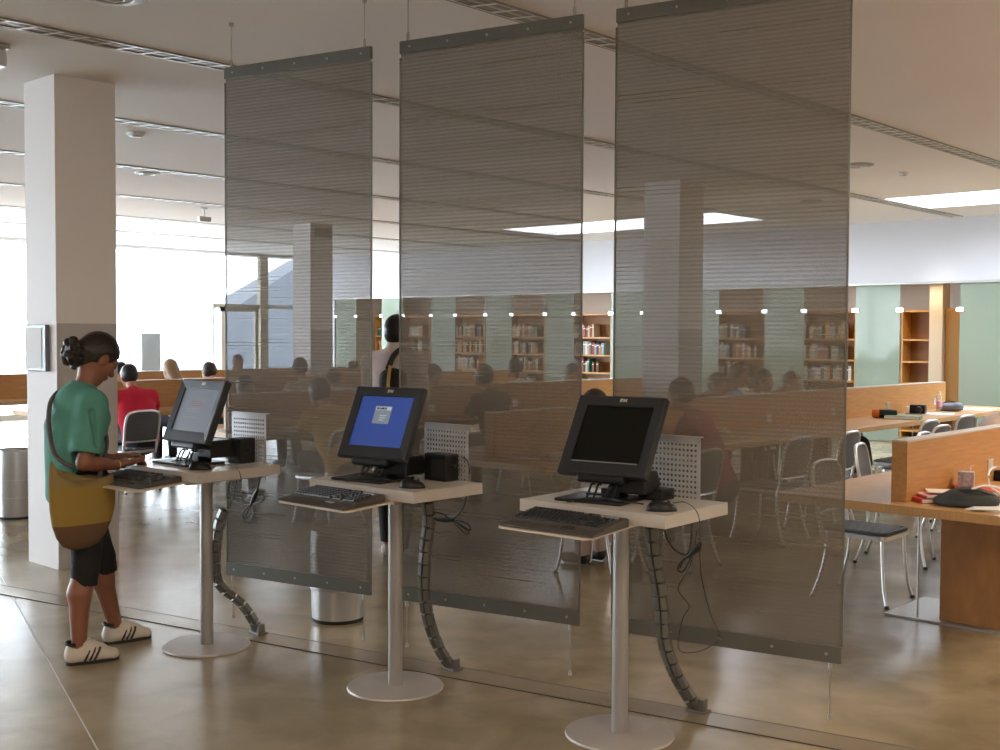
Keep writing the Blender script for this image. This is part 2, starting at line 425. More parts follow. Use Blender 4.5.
# ------------------------------------------------------------------ outside the windows
struct(MB().box((-120, -60, -0.5), (-20.6, 90, -0.1)).build('ground', mat('paving_outside', (0.82, 0.81, 0.80), 0.9)))
bl = thing('building', 'pale building with a steep sloping roof line outside the far window', 'building', (-48, 34, -0.3))
m = MB(); m.v = []; p = [(0, 0), (30, 0), (30, 10.5), (24, 10.5)]
def wallprism(pts, y0, y1):   # polygon in (x, z), extruded along the wall
    q = MB(); n = len(pts)
    vs = [(a, y0, b) for a, b in pts] + [(a, y1, b) for a, b in pts]
    q.add(vs, [tuple(range(n)), tuple(range(2 * n - 1, n - 1, -1))] + [(i, i + n, (i + 1) % n + n, (i + 1) % n) for i in range(n)])
    return q
# ramped mass: its silhouette climbs to the right as seen from the hall
a0, a1, a2 = onx(215, 315, -45), onx(292, 257, -45), onx(345, 217, -45)
q = MB(); base = [(-45, a0.y - 2, -0.3), (-45, a2.y + 6, -0.3), (-45, a2.y + 6, a2.z + 2.5), (-45, a0.y - 2, a0.z - 1.4)]
back = [(x - 7, y, z if z < 0 else max(-0.2, z - 3.4)) for x, y, z in base]
q.add(base + back, [(0, 1, 2, 3), (7, 6, 5, 4), (0, 4, 5, 1), (1, 5, 6, 2), (2, 6, 7, 3), (3, 7, 4, 0)])
o = q.build('wall', mat('building_blue_grey', (0.095, 0.11, 0.135), 0.7, noise=0.1, scale=0.3), bl)
o.location = (48, -34, 0.3)
gp = thing('display_board', 'pale grey rectangular panel standing against the bright windows', 'board', (0, 0, 0))
a, b = onx(141, 333, -19.6), onx(160, 375, -19.6)
MB().box((-19.63, a.y, b.z), (-19.57, b.y, a.z)).build('panel', mat('panel_grey', (0.30, 0.33, 0.36), 0.6), gp, bevel=0.01)
MB().box((-19.62, a.y + 0.03, 0), (-19.58, a.y + 0.07, b.z)).box((-19.62, b.y - 0.07, 0), (-19.58, b.y - 0.03, b.z)).build('leg', M_alu, gp)
gp.location = (-19.6, (a.y + b.y) / 2, 0)
for c in gp.children: c.location = (19.6, -(a.y + b.y) / 2, 0)

# ------------------------------------------------------------------ the three hanging screens
M_rail = mat('screen_rail_steel', (0.17, 0.17, 0.15), 0.36, 0.7)
SP = Vector((-3.313, 4.081, 0)); SD = Vector((math.cos(R(12.6)), math.sin(R(12.6)), 0))
SC_ANG = R(12.6)
def screen(s0, s1, label, marks):
    w = s1 - s0; c = SP + SD * ((s0 + s1) / 2)
    t = thing('hanging_screen', label, 'screen', (c.x, c.y, 0), SC_ANG, 'woven metal screens hanging in a row')
    h = w / 2
    zt, zb = 3.015, 0.235
    cl = MB().box((-h + 0.004, -0.0012, zb + 0.03), (h - 0.004, 0.0012, zt - 0.03)).build('woven_cloth', M_cloth, t)
    for nm, z0, z1 in (('top_rail', zt - 0.062, zt), ('bottom_rail', zb, zb + 0.070)):
        r = MB().box((-h, -0.010, z0), (h, -0.0015, z1)).box((-h, 0.0015, z0), (h, 0.010, z1)).build(nm, M_rail, t, bevel=0.002)
        for k in range(5):
            sc = MB()
            x = -h + 0.06 + k * (w - 0.12) / 4
            sc.lathe([(0.006, 0), (0.006, 0.002), (0.0, 0.003)], 10, M=Matrix.Translation((x, -0.010, (z0 + z1) / 2)) @ Matrix.Rotation(PI / 2, 4, 'X'))
            sc.build('screw', M_alu_dull, r, True)
    for sx in (-1, 1):
        e = MB().box((sx * h - 0.004, -0.003, zb + 0.07), (sx * h + 0.004, 0.003, zt - 0.08)).build('edge_binding', M_rail, t)
        x = sx * (h - 0.045)
        MB().tube([(x, 0, zt - 0.01), (x, 0, CZ)], 0.0028, 6).lathe([(0.008, 0), (0.008, 0.035), (0.003, 0.045)], 10, (x, 0, zt)).lathe([(0.012, -0.02), (0.014, 0)], 10, (x, 0, CZ)).build('suspension_wire', M_alu_dull, t, True)
        MB().tube([(x, 0, 0), (x, 0, zb + 0.01)], 0.0028, 6).lathe([(0.009, -0.03), (0.009, 0)], 10, (x, 0, zb)).lathe([(0.010, 0), (0.006, 0.02)], 10, (x, 0, 0)).build('tie_wire', M_alu_dull, t, True)
    return t
screen(-2.13, -1.142, 'leftmost of the three woven metal hanging screens, behind the pale grey monitor screen', 0)
screen(-0.965, 0.040, 'middle one of the three woven metal hanging screens, behind the blue-screened monitor', 0)
screen(0.204, 1.228, 'rightmost and largest-looking woven metal hanging screen, behind the dark monitor', 0)

# ------------------------------------------------------------------ kiosks: table, monitor, keyboard, mouse, adapter, cables
M_scr_off = mat('screen_off', (0.005, 0.006, 0.005), 0.22, spec=0.25)
M_scr_blue = mat('screen_blue', (0.02, 0.05, 0.25), 0.3, emit=(0.040, 0.085, 0.34), es=0.30)
M_scr_page = mat('screen_page', (0.10, 0.11, 0.13), 0.3, emit=(0.50, 0.56, 0.72), es=0.11)
M_scr_win = mat('screen_window', (0.1, 0.1, 0.1), 0.3, emit=(0.30, 0.38, 0.46), es=0.28)
M_scr_dark = mat('screen_ink', (0.02, 0.02, 0.02), 0.3, emit=(0.02, 0.03, 0.06), es=0.2)
M_scr_lite = mat('screen_light', (0.2, 0.2, 0.2), 0.3, emit=(0.6, 0.7, 0.8), es=0.35)
M_scr_red = mat('screen_red_text', (0.2, 0.05, 0.05), 0.3, emit=(0.55, 0.25, 0.36), es=0.10)
M_scr_grey = mat('screen_grey_text', (0.2, 0.2, 0.2), 0.3, emit=(0.30, 0.34, 0.46), es=0.08)
M_logo = mat('logo_silver', (0.75, 0.72, 0.68), 0.3, 0.6, emit=(0.7, 0.66, 0.6), es=0.0)
M_perf = mat('perforated_sheet', (0.50, 0.49, 0.50), 0.45, 0.35)

def kiosk(px, py, yaw, label, tray, dy=0.0, back=0.255, perf=(-0.005, 0.275)):
    t = thing('pedestal_table', label, 'table', (px, py, 0), yaw, 'computer stands along the screens')
    MB().lathe([(0.0, 0.0), (0.213, 0.0), (0.215, 0.004), (0.212, 0.010), (0.19, 0.012), (0.0, 0.014)], 64).build('base', M_base, t, True)
    MB().lathe([(0.032, 0.012), (0.032, 0.872)], 32).build('pole', M_pole, t, True)
    MB().box((-0.12, -0.09, 0.862), (0.12, 0.09, 0.874)).build('mounting_plate', M_alu_dull, t)
    MB().box((-0.345, -0.205 + dy, 0.874), (0.325, back, 0.919), 0).box((-0.345, -0.205 + dy, 0.919), (0.325, back, 0.9205), 1).build('tabletop', [M_lam_edge, M_lam], t, bevel=0.002)
    x0, x1, yf = tray
    Mt = Matrix.Translation((0, -0.17 + dy, 0.874)) @ Matrix.Rotation(R(3.0), 4, 'X')
    L = yf + 0.17
    tr = MB(); r = 0.03; pts = []
    for cx, cy, a0 in ((x1 - r, L + r, -90), (x1 - r, 0.06 - r, 0), (x0 + r, 0.06 - r, 90), (x0 + r, L + r, 180)):
        for k in range(5): a = R(a0 + 22.5 * k); pts.append((cx + r * math.cos(a), cy + r * math.sin(a)))
    tr.prism(pts, -0.008, 0.0, M=Mt)
    tr.build('keyboard_tray', mat('tray_laminate', (0.60, 0.52, 0.44), 0.4), t)
    for sx in (x0 + 0.06, x1 - 0.06): MB().box((sx - 0.012, -0.16 + dy, 0.848), (sx + 0.012, 0.05, 0.866)).build('tray_runner', M_alu_dull, t)
    # perforated sheet standing at the back right edge
    m = MB(); X0, X1 = perf; Z0, Z1 = 0.84, 1.165; nx, nz = 14, 14; y0, y1 = back + 0.003, back + 0.0045
    hw, bar = (X1 - X0 - 0.02) / nx, (Z1 - Z0 - 0.05) / nz
    m.box((X0, y0, Z0), (X0 + 0.014, y1, Z1)).box((X1 - 0.014, y0, Z0), (X1, y1, Z1))
    xa, xb = X0 + 0.014, X1 - 0.014; dx = (xb - xa) / nx
    for i in range(nx + 1): m.box((xa + i * dx - 0.0035 if i else xa, y0, Z0), (xa + i * dx + (0.0035 if i < nx else 0), y1, Z1))
    za, zb = Z0 + 0.01, Z1 - 0.022; dz = (zb - za) / nz
    for i in range(nz + 1): m.box((X0, y0 + 0.0001, za + i * dz - 0.0055), (X1, y1 + 0.0001, za + i * dz + 0.0055))
    m.box((X0, y0, Z1 - 0.02), (X1, y1, Z1)); m.box((X0, y0 - 0.0, Z1), (X1, y1 + 0.022, Z1 + 0.002))
    m.build('perforated_panel', M_perf, t)
    MB().box((X0 + 0.05, back - 0.14, 0.845), (X1 - 0.04, back, 0.874)).build('socket_box', M_alu_dull, t, bevel=0.003)
    return t

def loc_mat(px, py, yaw): return Matrix.Translation((px, py, 0)) @ Matrix.Rotation(yaw, 4, 'Z')

def monitor(K, bx, by, bz, yaw, tilt, Hh, label, kind):
    px, py, kyaw = K
    w = loc_mat(px, py, kyaw) @ Vector((bx, by, 0.9205))
    t = thing('monitor', label, 'monitor', w, 0)
    Wd = 0.39; h = bz - 0.9205
    Mw = Matrix.Translation((0, 0, h)) @ Matrix.Rotation(yaw, 4, 'Z') @ Matrix.Rotation(-tilt, 4, 'X')   # panel frame: x right, z up along the panel, -y outwards
    fr = MB(); b = 0.045; bb = 0.058; a = Wd / 2
    ix0, ix1, iz0, iz1 = -a + b, a - b, bb, Hh - b
    o = [(-a, 0), (a, 0), (a, Hh), (-a, Hh)]; i_ = [(ix0, iz0), (ix1, iz0), (ix1, iz1), (ix0, iz1)]
    vs = [Mw @ Vector((x, 0.006, z)) for x, z in o] + [Mw @ Vector((x, 0.0, z)) for x, z in o]
    o2 = [(-a + 0.006, 0.006), (a - 0.006, 0.006), (a - 0.006, Hh - 0.006), (-a + 0.006, Hh - 0.006)]
    vs = [Mw @ Vector((x, 0.035, z)) for x, z in o] + [Mw @ Vector((x, 0.004, z)) for x, z in o] + [Mw @ Vector((x, 0.0, z)) for x, z in o2] + [Mw @ Vector((x, 0.004, z)) for x, z in i_] + [Mw @ Vector((x, 0.012, z)) for x, z in i_]
    fs = [(3, 2, 1, 0)]
    for L in range(4):
        for k in range(4):
            fs.append((L * 4 + k, L * 4 + (k + 1) % 4, L * 4 + 4 + (k + 1) % 4, L * 4 + 4 + k))
    fr.add(vs, [f for f in fs])
    fr.build('bezel', M_char, t, bevel=0.002)
    MB().prism([(-a + 0.05, 0.035), (a - 0.05, 0.035), (a - 0.07, 0.085), (-a + 0.07, 0.085)], 0.03, Hh - 0.06, M=Mw).build('back_housing', M_black, t, bevel=0.008)
    dsp = MB().box((ix0, 0.0118, iz0), (ix1, 0.014, iz1), M=Mw).build('display', {'off': M_scr_off, 'blue': M_scr_blue, 'page': M_scr_page}[kind], t)
    def bar(m, x, z, w_, h_, mm, y=0.0112): m.box((ix0 + x, y, iz1 - z - h_), (ix0 + x + w_, y + 0.0005, iz1 - z), mm, M=Mw)
    if kind == 'blue':
        m = MB(); bar(m, 0.095, 0.045, 0.095, 0.085, 0)
        bar(m, 0.099, 0.049, 0.087, 0.016, 1, 0.0107); 
        for k, (x, ww) in enumerate(((0.104, 0.012), (0.119, 0.007), (0.129, 0.018), (0.150, 0.010))): bar(m, x, 0.052, ww, 0.010, 2, 0.0102)
        for r_ in range(3): bar(m, 0.130, 0.088 + r_ * 0.011, 0.040 - 0.006 * r_, 0.004, 1, 0.0107)
        bar(m, 0.170, 0.052, 0.010, 0.010, 1, 0.0102)
        m.build('dialog_window', [M_scr_win, M_scr_lite, M_scr_dark], dsp)
    if kind == 'page':
        m = MB()
        for r_, (x, z, ww, c) in enumerate(((0.14, 0.050, 0.07, 1), (0.17, 0.060, 0.04, 1), (0.085, 0.068, 0.10, 0), (0.075, 0.078, 0.12, 0), (0.10, 0.088, 0.08, 0), (0.07, 0.105, 0.12, 1), (0.07, 0.118, 0.10, 1), (0.07, 0.150, 0.11, 1))):
            bar(m, x, z, ww, 0.0035, c)
        m.build('page_text', [M_scr_red, M_scr_grey], dsp)
    if kind == 'off':
        MB().box((ix0 + 0.01, -0.001, iz0 - 0.006), (ix1 - 0.004, 0.002, iz0 - 0.002), M=Mw).build('lower_strip', M_alu_dull, t)
    text_mesh('IBM', 0.020, M_logo, t, Mw @ Matrix.Translation((0.012, -0.0005, Hh - b / 2)) @ Matrix.Rotation(PI / 2, 4, 'X'), bold=0.0007)
    # stand
    Ry = Matrix.Rotation(yaw, 4, 'Z')
    MB().box((-0.16, -0.075, 0.0), (0.13, 0.16, 0.012), M=Ry).build('base_plate', M_black, t, bevel=0.004)
    MB().box((-0.105, -0.006, h - 0.036), (0.105, 0.10, h - 0.002), M=Ry).build('tilt_housing', M_char if kind == 'page' else M_black, t, bevel=0.012)
    Mb = Ry @ Matrix.Translation((0, 0.09, h - 0.06)) @ Matrix.Rotation(R(0), 4, 'X')
    MB().prism([(0.0, 0.0), (0.13, 0.0), (0.15, 0.035), (0.12, 0.085), (0.0, 0.085)], -0.03, 0.12, M=Ry @ Matrix.Translation((0.05, 0.05, h - 0.075)) @ Matrix(((0, 0, 1, 0), (1, 0, 0, 0), (0, 1, 0, 0), (0, 0, 0, 1)))).build('hinge_arm', M_black, t, bevel=0.006)
    lg = MB()
    for sx in (-0.045, -0.015, 0.035, 0.065):
        lg.tube([Ry @ Vector(p) for p in ((sx - 0.012, 0.0, 0.008), (sx - 0.004, 0.005, h * 0.3), (sx, 0.02, h * 0.6), (sx, 0.04, h - 0.045))], 0.005, 6)
    lg.tube([Ry @ Vector(p) for p in ((-0.06, 0.004, h * 0.25), (0.07, 0.004, h * 0.25))], 0.004, 6)
    lg.build('stand_leg', M_black, t, True)
    MB().box((-0.02, 0.05, 0.01), (0.06, 0.13, h - 0.06), M=Ry).build('neck', M_black, t, bevel=0.004)
    return t

def keyboard(K, cx, cy, z, rz, label, tl=R(3)):
    """full size keyboard, deeper and thicker at the back, palm rest in front"""
    px, py, kyaw = K
    w = loc_mat(px, py, kyaw) @ Vector((cx, cy, z))
    t = thing('keyboard', label, 'keyboard', w, kyaw + rz); t.scale = (0.93, 1.08, 1)
    Mk = Matrix.Rotation(tl, 4, 'X')
    hw, d0, d1 = 0.228, -0.115, 0.10
    q = MB(); pr = [(d0, 0.0), (d1, 0.0), (d1, 0.030), (d1 - 0.01, 0.034), (-0.045, 0.020), (-0.055, 0.012), (d0 + 0.01, 0.008), (d0, 0.005)]
    n = len(pr); vs = [Mk @ Vector((-hw, y, zz)) for y, zz in pr] + [Mk @ Vector((hw, y, zz)) for y, zz in pr]
    q.add(vs, [tuple(range(n - 1, -1, -1)), tuple(range(n, 2 * n))] + [(i, (i + 1) % n, (i + 1) % n + n, i + n) for i in range(n)])
    q.build('case', M_kb, t, bevel=0.003)
    ks = MB(); kh = MB(); sl = math.atan2(0.014, 0.135)
    Ms = Mk @ Matrix.Translation((0, -0.044, 0.0205)) @ Matrix.Rotation(sl, 4, 'X')
    def key(x, y, wk, hi=False, mm=0):
        m = ks
        m.add([Ms @ Vector(p) for p in ((x, y, 0), (x + wk, y, 0), (x + wk, y + 0.0165, 0), (x, y + 0.0165, 0), (x + 0.002, y + 0.0025, 0.007), (x + wk - 0.002, y + 0.0025, 0.007), (x + wk - 0.002, y + 0.0145, 0.007), (x + 0.002, y + 0.0145, 0.007))],
              [(4, 5, 6, 7), (0, 1, 5, 4), (1, 2, 6, 5), (2, 3, 7, 6), (3, 0, 4, 7)], mm)
    for r_ in range(6):
        y = 0.004 + r_ * 0.0195 + (0.006 if r_ == 5 else 0)
        x = -0.217
        if r_ == 0: ws = [0.022, 0.022, 0.022, 0.112, 0.022, 0.022, 0.022]
        elif r_ == 1: ws = [0.04] + [0.0175] * 10 + [0.045]
        elif r_ == 2: ws = [0.03] + [0.0175] * 11 + [0.036]
        elif r_ == 3: ws = [0.025] + [0.0175] * 12 + [0.026]
        elif r_ == 4: ws = [0.0175] * 13 + [0.034]
        else: ws = [0.0175] * 13
        for wk in ws: key(x, y, wk); x += wk + 0.0019
        xs = 0.057
        if r_ in (3, 4) or r_ == 5:
            for k in range(3): key(xs + k * 0.0194, y, 0.0175)
        if r_ == 0:
            for k in range(3): key(xs + k * 0.0194, y, 0.0175)
        if r_ == 1: key(xs + 0.0194, y, 0.0175)
        xn = 0.124
        for k in range(4): key(xn + k * 0.0194, y, 0.0175, mm=1 if r_ == 5 else 0)
    ks.build('key_block', [M_key, M_keyhi], t)
    # three pointer buttons on the palm rest
    bt = MB()
    for k in range(3): bt.box((0.045 + k * 0.018, -0.068, 0.010), (0.060 + k * 0.018, -0.053, 0.0175), M=Mk)
    bt.build('pointer_buttons', M_keyhi if 'blue' in label else M_key, t, bevel=0.002)
    return t

def mouse(K, x, y, rz, label, cord):
    px, py, kyaw = K
    w = loc_mat(px, py, kyaw) @ Vector((x, y, 0.9205))
    t = thing('mouse', label, 'mouse', w, kyaw + rz)
    prof = []; nu, nv = 16, 8; vs = []; fs = []
    for i in range(nv + 1):
        a = PI / 2 * i / nv
        for j in range(nu):
            b = 2 * PI * j / nu
            rx, ry = 0.031 * math.cos(a) ** 0.6, 0.058 * math.cos(a) ** 0.6
            vs.append((rx * math.cos(b), ry * math.sin(b), 0.036 * math.sin(a) * (1 - 0.15 * math.sin(b))))
    for i in range(nv):
        for j in range(nu): fs.append((i * nu + j, i * nu + (j + 1) % nu, (i + 1) * nu + (j + 1) % nu, (i + 1) * nu + j))
    fs.append(tuple(range(nu - 1, -1, -1)))
    MB().add(vs, fs).build('shell', M_black, t, 'all')
    MB().lathe([(0.0, -0.003), (0.007, -0.003), (0.007, 0.003), (0.0, 0.003)], 12, M=Matrix.Translation((0, 0.025, 0.031)) @ Matrix.Rotation(PI / 2, 4, 'Y')).build('wheel', M_char, t)
    if cord:
        Mi = t_inv(t)
        MB().tube([Mi @ p for p in smooth_path(cord)], 0.0018, 6).build('cord', M_rubber, t, True)
    return t
def t_inv(t):
    return (Matrix.Translation(t.location) @ Matrix.Rotation(t.rotation_euler.z, 4, 'Z')).inverted()

def adapter(K, lo, hi, label):
    px, py, kyaw = K
    w = loc_mat(px, py, kyaw) @ Vector(((lo[0] + hi[0]) / 2, (lo[1] + hi[1]) / 2, lo[2]))
    t = thing('power_adapter', label, 'power adapter', w, kyaw)
    a, b, c = (hi[0] - lo[0]) / 2, (hi[1] - lo[1]) / 2, hi[2] - lo[2]
    MB().box((-a, -b, 0), (a, b, c)).build('body', M_black, t, bevel=0.006)
    MB().box((-a * 0.3, -b - 0.002, c * 0.15), (a * 0.8, -b, c * 0.8)).build('face_plate', M_char, t)
    MB().lathe([(0.009, 0), (0.007, 0.02), (0.003, 0.022)], 10, M=Matrix.Translation((a, 0, c * 0.55)) @ Matrix.Rotation(PI / 2, 4, 'Y')).build('plug', M_rubber, t, True)
    return t

def spine(pts, label):
    """jointed cable riser: a chain of hinged steel shells from the tabletop down to the floor box"""
    P = smooth_path(pts, 12)
    # resample at equal distances
    L = [0]
    for a, b in zip(P, P[1:]): L.append(L[-1] + (b - a).length)
    n = max(8, int(L[-1] / 0.056)); root = P[-1]
    t = thing('cable_spine', label, 'cable riser', (root.x, root.y, 0))
    def pos(s):
        for i in range(len(P) - 1):
            if L[i + 1] >= s:
                return P[i].lerp(P[i + 1], (s - L[i]) / max(1e-6, L[i + 1] - L[i]))
        return P[-1].copy()
    off = Vector((root.x, root.y, 0))
    for k in range(n):
        s0, s1 = L[-1] * (k + 0.06) / n, L[-1] * (k + 0.93) / n
        a, b = pos(s0), pos(s1); d = (a - b).normalized()
        side = Vector((1, 0.25, 0)); side = (side - d * side.dot(d)).normalized(); fwd = d.cross(side)
        c = (a + b) / 2 - off; h = (a - b).length / 2
        M = Matrix((( side.x, fwd.x, d.x, c.x), (side.y, fwd.y, d.y, c.y), (side.z, fwd.z, d.z, c.z), (0, 0, 0, 1)))
        m = MB(); wu, wl = 0.027, 0.023
        for sgn in (-1, 1):    # two half shells with a dark slot between
            m.prism([(sgn * 0.003, -0.020), (sgn * wu, -0.013), (sgn * wu, 0.013), (sgn * 0.003, 0.020)] if sgn > 0 else [(-0.003, 0.020), (-wu, 0.013), (-wu, -0.013), (-0.003, -0.020)], -h, h, M=M)
        m.build('link', mat('spine_steel', (0.19, 0.185, 0.17), 0.42, 0.6), t, bevel=0.002)
    MB().tube([p - off for p in P], 0.009, 8).build('inner_cable', M_rubber, t, True)
    fb = MB().box((-0.045, -0.03, 0.004), (0.045, 0.03, 0.014)); fb.prism([(-0.038, -0.02), (-0.012, -0.02), (-0.018, 0.02), (-0.034, 0.02)], 0.014, 0.05); fb.prism([(0.012, -0.02), (0.038, -0.02), (0.034, 0.02), (0.018, 0.02)], 0.014, 0.058)
    fb.build('floor_bracket', mat('spine_steel', (0.19, 0.185, 0.17), 0.42, 0.6), t, bevel=0.003)
    return t

def cable(paths, label, r, name='cable_coil', cat='cable', m=None, tie=None):
    w = Vector(paths[0][0]); t = thing(name, label, cat, (w.x, w.y, w.z))
    for p in paths:
        q = MB().tube([v - w for v in smooth_path(p, 7)], r, 7).build('loop', m or M_rubber, t, True)
    if tie:
        a, b = Vector(tie[0]) - w, Vector(tie[1]) - w
        MB().tube([a, (a + b) / 2, b], r * 3.4, 8, rr=[r * 2, r * 3.6, r * 2]).build('cable_bundle', m or M_rubber, t, True)
    return t

K1, K2, K3 = (-4.95, 3.20, R(4)), (-3.765, 3.40, R(1)), (-2.675, 3.60, R(3))
kiosk(*K1, 'pale pedestal computer table beside the woman in the green shirt', (-0.27, 0.23, -0.47), -0.085, 0.20, (-0.055, 0.215))
kiosk(*K2, 'pale pedestal computer table in the middle, carrying the blue screen', (-0.25, 0.205, -0.465), 0.0, 0.215, (-0.04, 0.235))
kiosk(*K3, 'pale pedestal computer table nearest the viewer, carrying the dark screen', (-0.245, 0.18, -0.475), 0.0, 0.255, (-0.08, 0.20))
def mon_local(K, w): v = loc_mat(*K).inverted() @ Vector((w[0], w[1], 0)); return v.x, v.y
x, y = mon_local(K1, (-5.003, 3.101)); monitor(K1, x, y, 1.032, R(0.1), R(22.1), 0.328, 'charcoal touch monitor with a pale grey web page, in front of the woman', 'page')
x, y = mon_local(K2, (-3.859, 3.327)); monitor(K2, x, y, 1.021, R(8.8), R(24.8), 0.342, 'charcoal touch monitor with a lit blue desktop and small dialog', 'blue')
x, y = mon_local(K3, (-2.738, 3.539)); monitor(K3, x, y, 1.027, R(10.1), R(33.1), 0.356, 'charcoal touch monitor with a dark blank screen, nearest the viewer', 'off')
keyboard(K1, -0.01, -0.395, 0.862, 0, 'black keyboard under the hands of the woman')
keyboard(K2, -0.02, -0.345, 0.866, 0, 'black keyboard on the tray below the blue screen')
keyboard(K3, -0.02, -0.345, 0.866, R(0), 'black keyboard on the tray below the dark blank screen')

def cord3(K, pix, z=0.923): return [at(x_, y_, z) for x_, y_ in pix]
mouse(K3, 0.245, -0.10, R(-50), 'black mouse on the table with the dark blank screen', [at(673, 503, 0.93), at(684, 502, 0.927), ony(694, 508, 3.50), ony(699, 518, 3.48), ony(700, 535, 3.55), ony(700, 560, 3.7), ony(702, 580, 3.75), ony(710, 612, 3.78), ony(719, 634, 3.78), ony(718, 641, 3.78), ony(700, 651, 3.8), ony(682, 652, 3.8), ony(678, 642, 3.8), ony(683, 618, 3.8), ony(689, 606, 3.8), ony(678, 590, 3.8), ony(683, 578, 3.8), ony(692, 560, 3.75), ony(697, 530, 3.7)])
mouse(K2, 0.215, -0.105, R(-60), 'black mouse on the table with the blue screen', [at(425, 480, 0.93), at(432, 477, 0.924), at(440, 474, 0.924), at(446, 470, 0.924)])
mouse(K1, 0.20, -0.185, R(-60), 'black mouse on the table with the pale grey screen', [at(217, 465, 0.93), at(230, 465, 0.925), ony(237, 468, 3.10), ony(241, 478, 3.1), ony(241, 490, 3.25), ony(244, 505, 3.35)])
for K, lab in ((K1, 'black lead lying on the table before the pale grey screen'), (K2, 'black lead curving over the table before the blue screen'), (K3, 'black lead curving over the table before the dark screen')):
    Mx = loc_mat(*K)
    cable([[Mx @ Vector(p) for p in ((-0.14, -0.17, 0.9245), (-0.13, -0.15, 0.9245), (-0.10, -0.10, 0.935), (-0.02, -0.06, 0.936), (0.06, -0.08, 0.935), (0.12, -0.03, 0.926))]], lab, 0.003, 'keyboard_cable')
adapter(K1, (0.055, 0.09, 0.921), (0.155, 0.185, 1.045), 'black box standing before the perforated sheet behind the pale grey screen')
adapter(K2, (0.055, 0.12, 0.921), (0.19, 0.205, 1.04), 'black box with a cord standing before the perforated sheet behind the blue screen')
adapter(K3, (0.01, 0.10, 0.921), (0.12, 0.20, 0.965), 'low black box lying behind the dark blank screen')

dz = lambda x_, y_, d: dist(x_, y_, d)
def riser(pix, d0, d1, label):
    n = len(pix) - 1
    spine([dz(p[0], p[1], d0 + (d1 - d0) * i / n) for i, p in enumerate(pix)], label)
def depth_at(p): 
    q = CAM_M.to_3x3().transposed() @ (Vector(p) - Vector((0, 0, EYE))); return -q.z
d1 = depth_at(at(701, 712)); riser([(651, 527), (653, 550), (658, 580), (662, 610), (664, 640), (673, 668), (686, 692), (698, 710)], d1 - 0.10, d1, 'jointed steel cable riser curving down beside the nearest pedestal table')
d1 = depth_at(at(454, 670)); riser([(427, 502), (429, 520), (426, 545), (424, 575), (425, 600), (430, 625), (440, 650), (452, 668)], d1 - 0.15, d1, 'jointed steel cable riser under the table with the blue screen')
d1 = depth_at(at(259, 634)); riser([(225, 510), (219, 525), (216, 545), (215, 565), (217, 580), (226, 592), (240, 602), (252, 618), (258, 632)], d1 - 0.15, d1, 'jointed steel cable riser with an S-bend under the table the woman uses')

# cords hanging under the tabletops
cable([[ony(x_, y_, 3.72) for x_, y_ in ((664, 527), (668, 540), (676, 551), (687, 554), (691, 540), (692, 522))],
       [ony(x_, y_, 3.72) for x_, y_ in ((690, 554), (681, 562), (678, 569), (682, 572), (687, 566), (691, 556), (697, 546), (701, 543), (699, 550), (690, 556), (684, 560), (680, 568))]],
      'black cord tied in a small coil under the nearest pedestal table', 0.0038, tie=(ony(688, 557, 3.72), ony(700, 545, 3.72)))
cable([[ony(x_, y_, 3.62) for x_, y_ in ((463, 457), (468, 462), (470, 474))],
       [ony(x_, y_, 3.62) for x_, y_ in ((467, 495), (462, 510), (452, 519), (445, 515), (435, 512), (434, 518), (445, 522), (455, 520), (468, 524), (470, 530), (458, 523), (452, 520), (465, 533), (469, 532), (458, 524))],
       [ony(x_, y_, 3.62) for x_, y_ in ((427, 504), (430, 513), (438, 520), (452, 520))]],
      'black cord tied in a flat bow under the table with the blue screen', 0.0034, tie=(ony(437, 520, 3.62), ony(455, 520, 3.62)))
cable([[ony(x_, y_, 3.38) for x_, y_ in ((231, 478), (229, 490), (232, 499), (240, 504), (248, 505), (255, 504), (262, 501), (264, 495), (258, 494), (253, 503), (247, 508), (243, 515), (246, 520), (252, 517), (254, 508), (252, 502))],
       [ony(x_, y_, 3.38) for x_, y_ in ((260, 477), (259, 484), (254, 498), (251, 506), (247, 514), (249, 521), (254, 516), (252, 505))],
       [ony(x_, y_, 3.38) for x_, y_ in ((237, 480), (234, 495), (230, 508))]],
      'black cord tied in a bunch under the table the woman uses', 0.0036, tie=(ony(258, 489, 3.38), ony(251, 505, 3.38)))

# floor bins
def bin_(x, y, label, r=0.15, h=0.50):
    t = thing('waste_bin', label, 'bin', (x, y, 0))
    MB().lathe([(r * 0.93, 0.0), (r * 0.95, 0.015), (r * 0.96, 0.02)], 40).build('foot_ring', M_rubber, t, True)
    MB().lathe([(r * 0.95, 0.018), (r, h * 0.55), (r, h * 0.9), (r * 0.965, h), (r * 0.94, h - 0.004), (r * 0.93, h * 0.85), (r * 0.86, 0.05), (0, 0.05)], 40).build('shell', mat('bin_steel', (0.48, 0.47, 0.46), 0.33, 0.7), t, True)
    rg = MB()
    for z in (h * 0.97, 0.18, 0.33): rg.tube([(r * 1.003 * math.cos(i * PI / 20), r * 1.003 * math.sin(i * PI / 20), z) for i in range(40)], 0.0022, 5, closed=True)
    rg.build('rim_band', M_alu, t, True)
    return t
b = at(338, 619); bin_(b.x, b.y, 'round steel waste bin seen through the leftmost screen')
b = at(17, 517); bin_(b.x, b.y, 'round steel waste bin to the left of the near column', 0.165, 0.58)

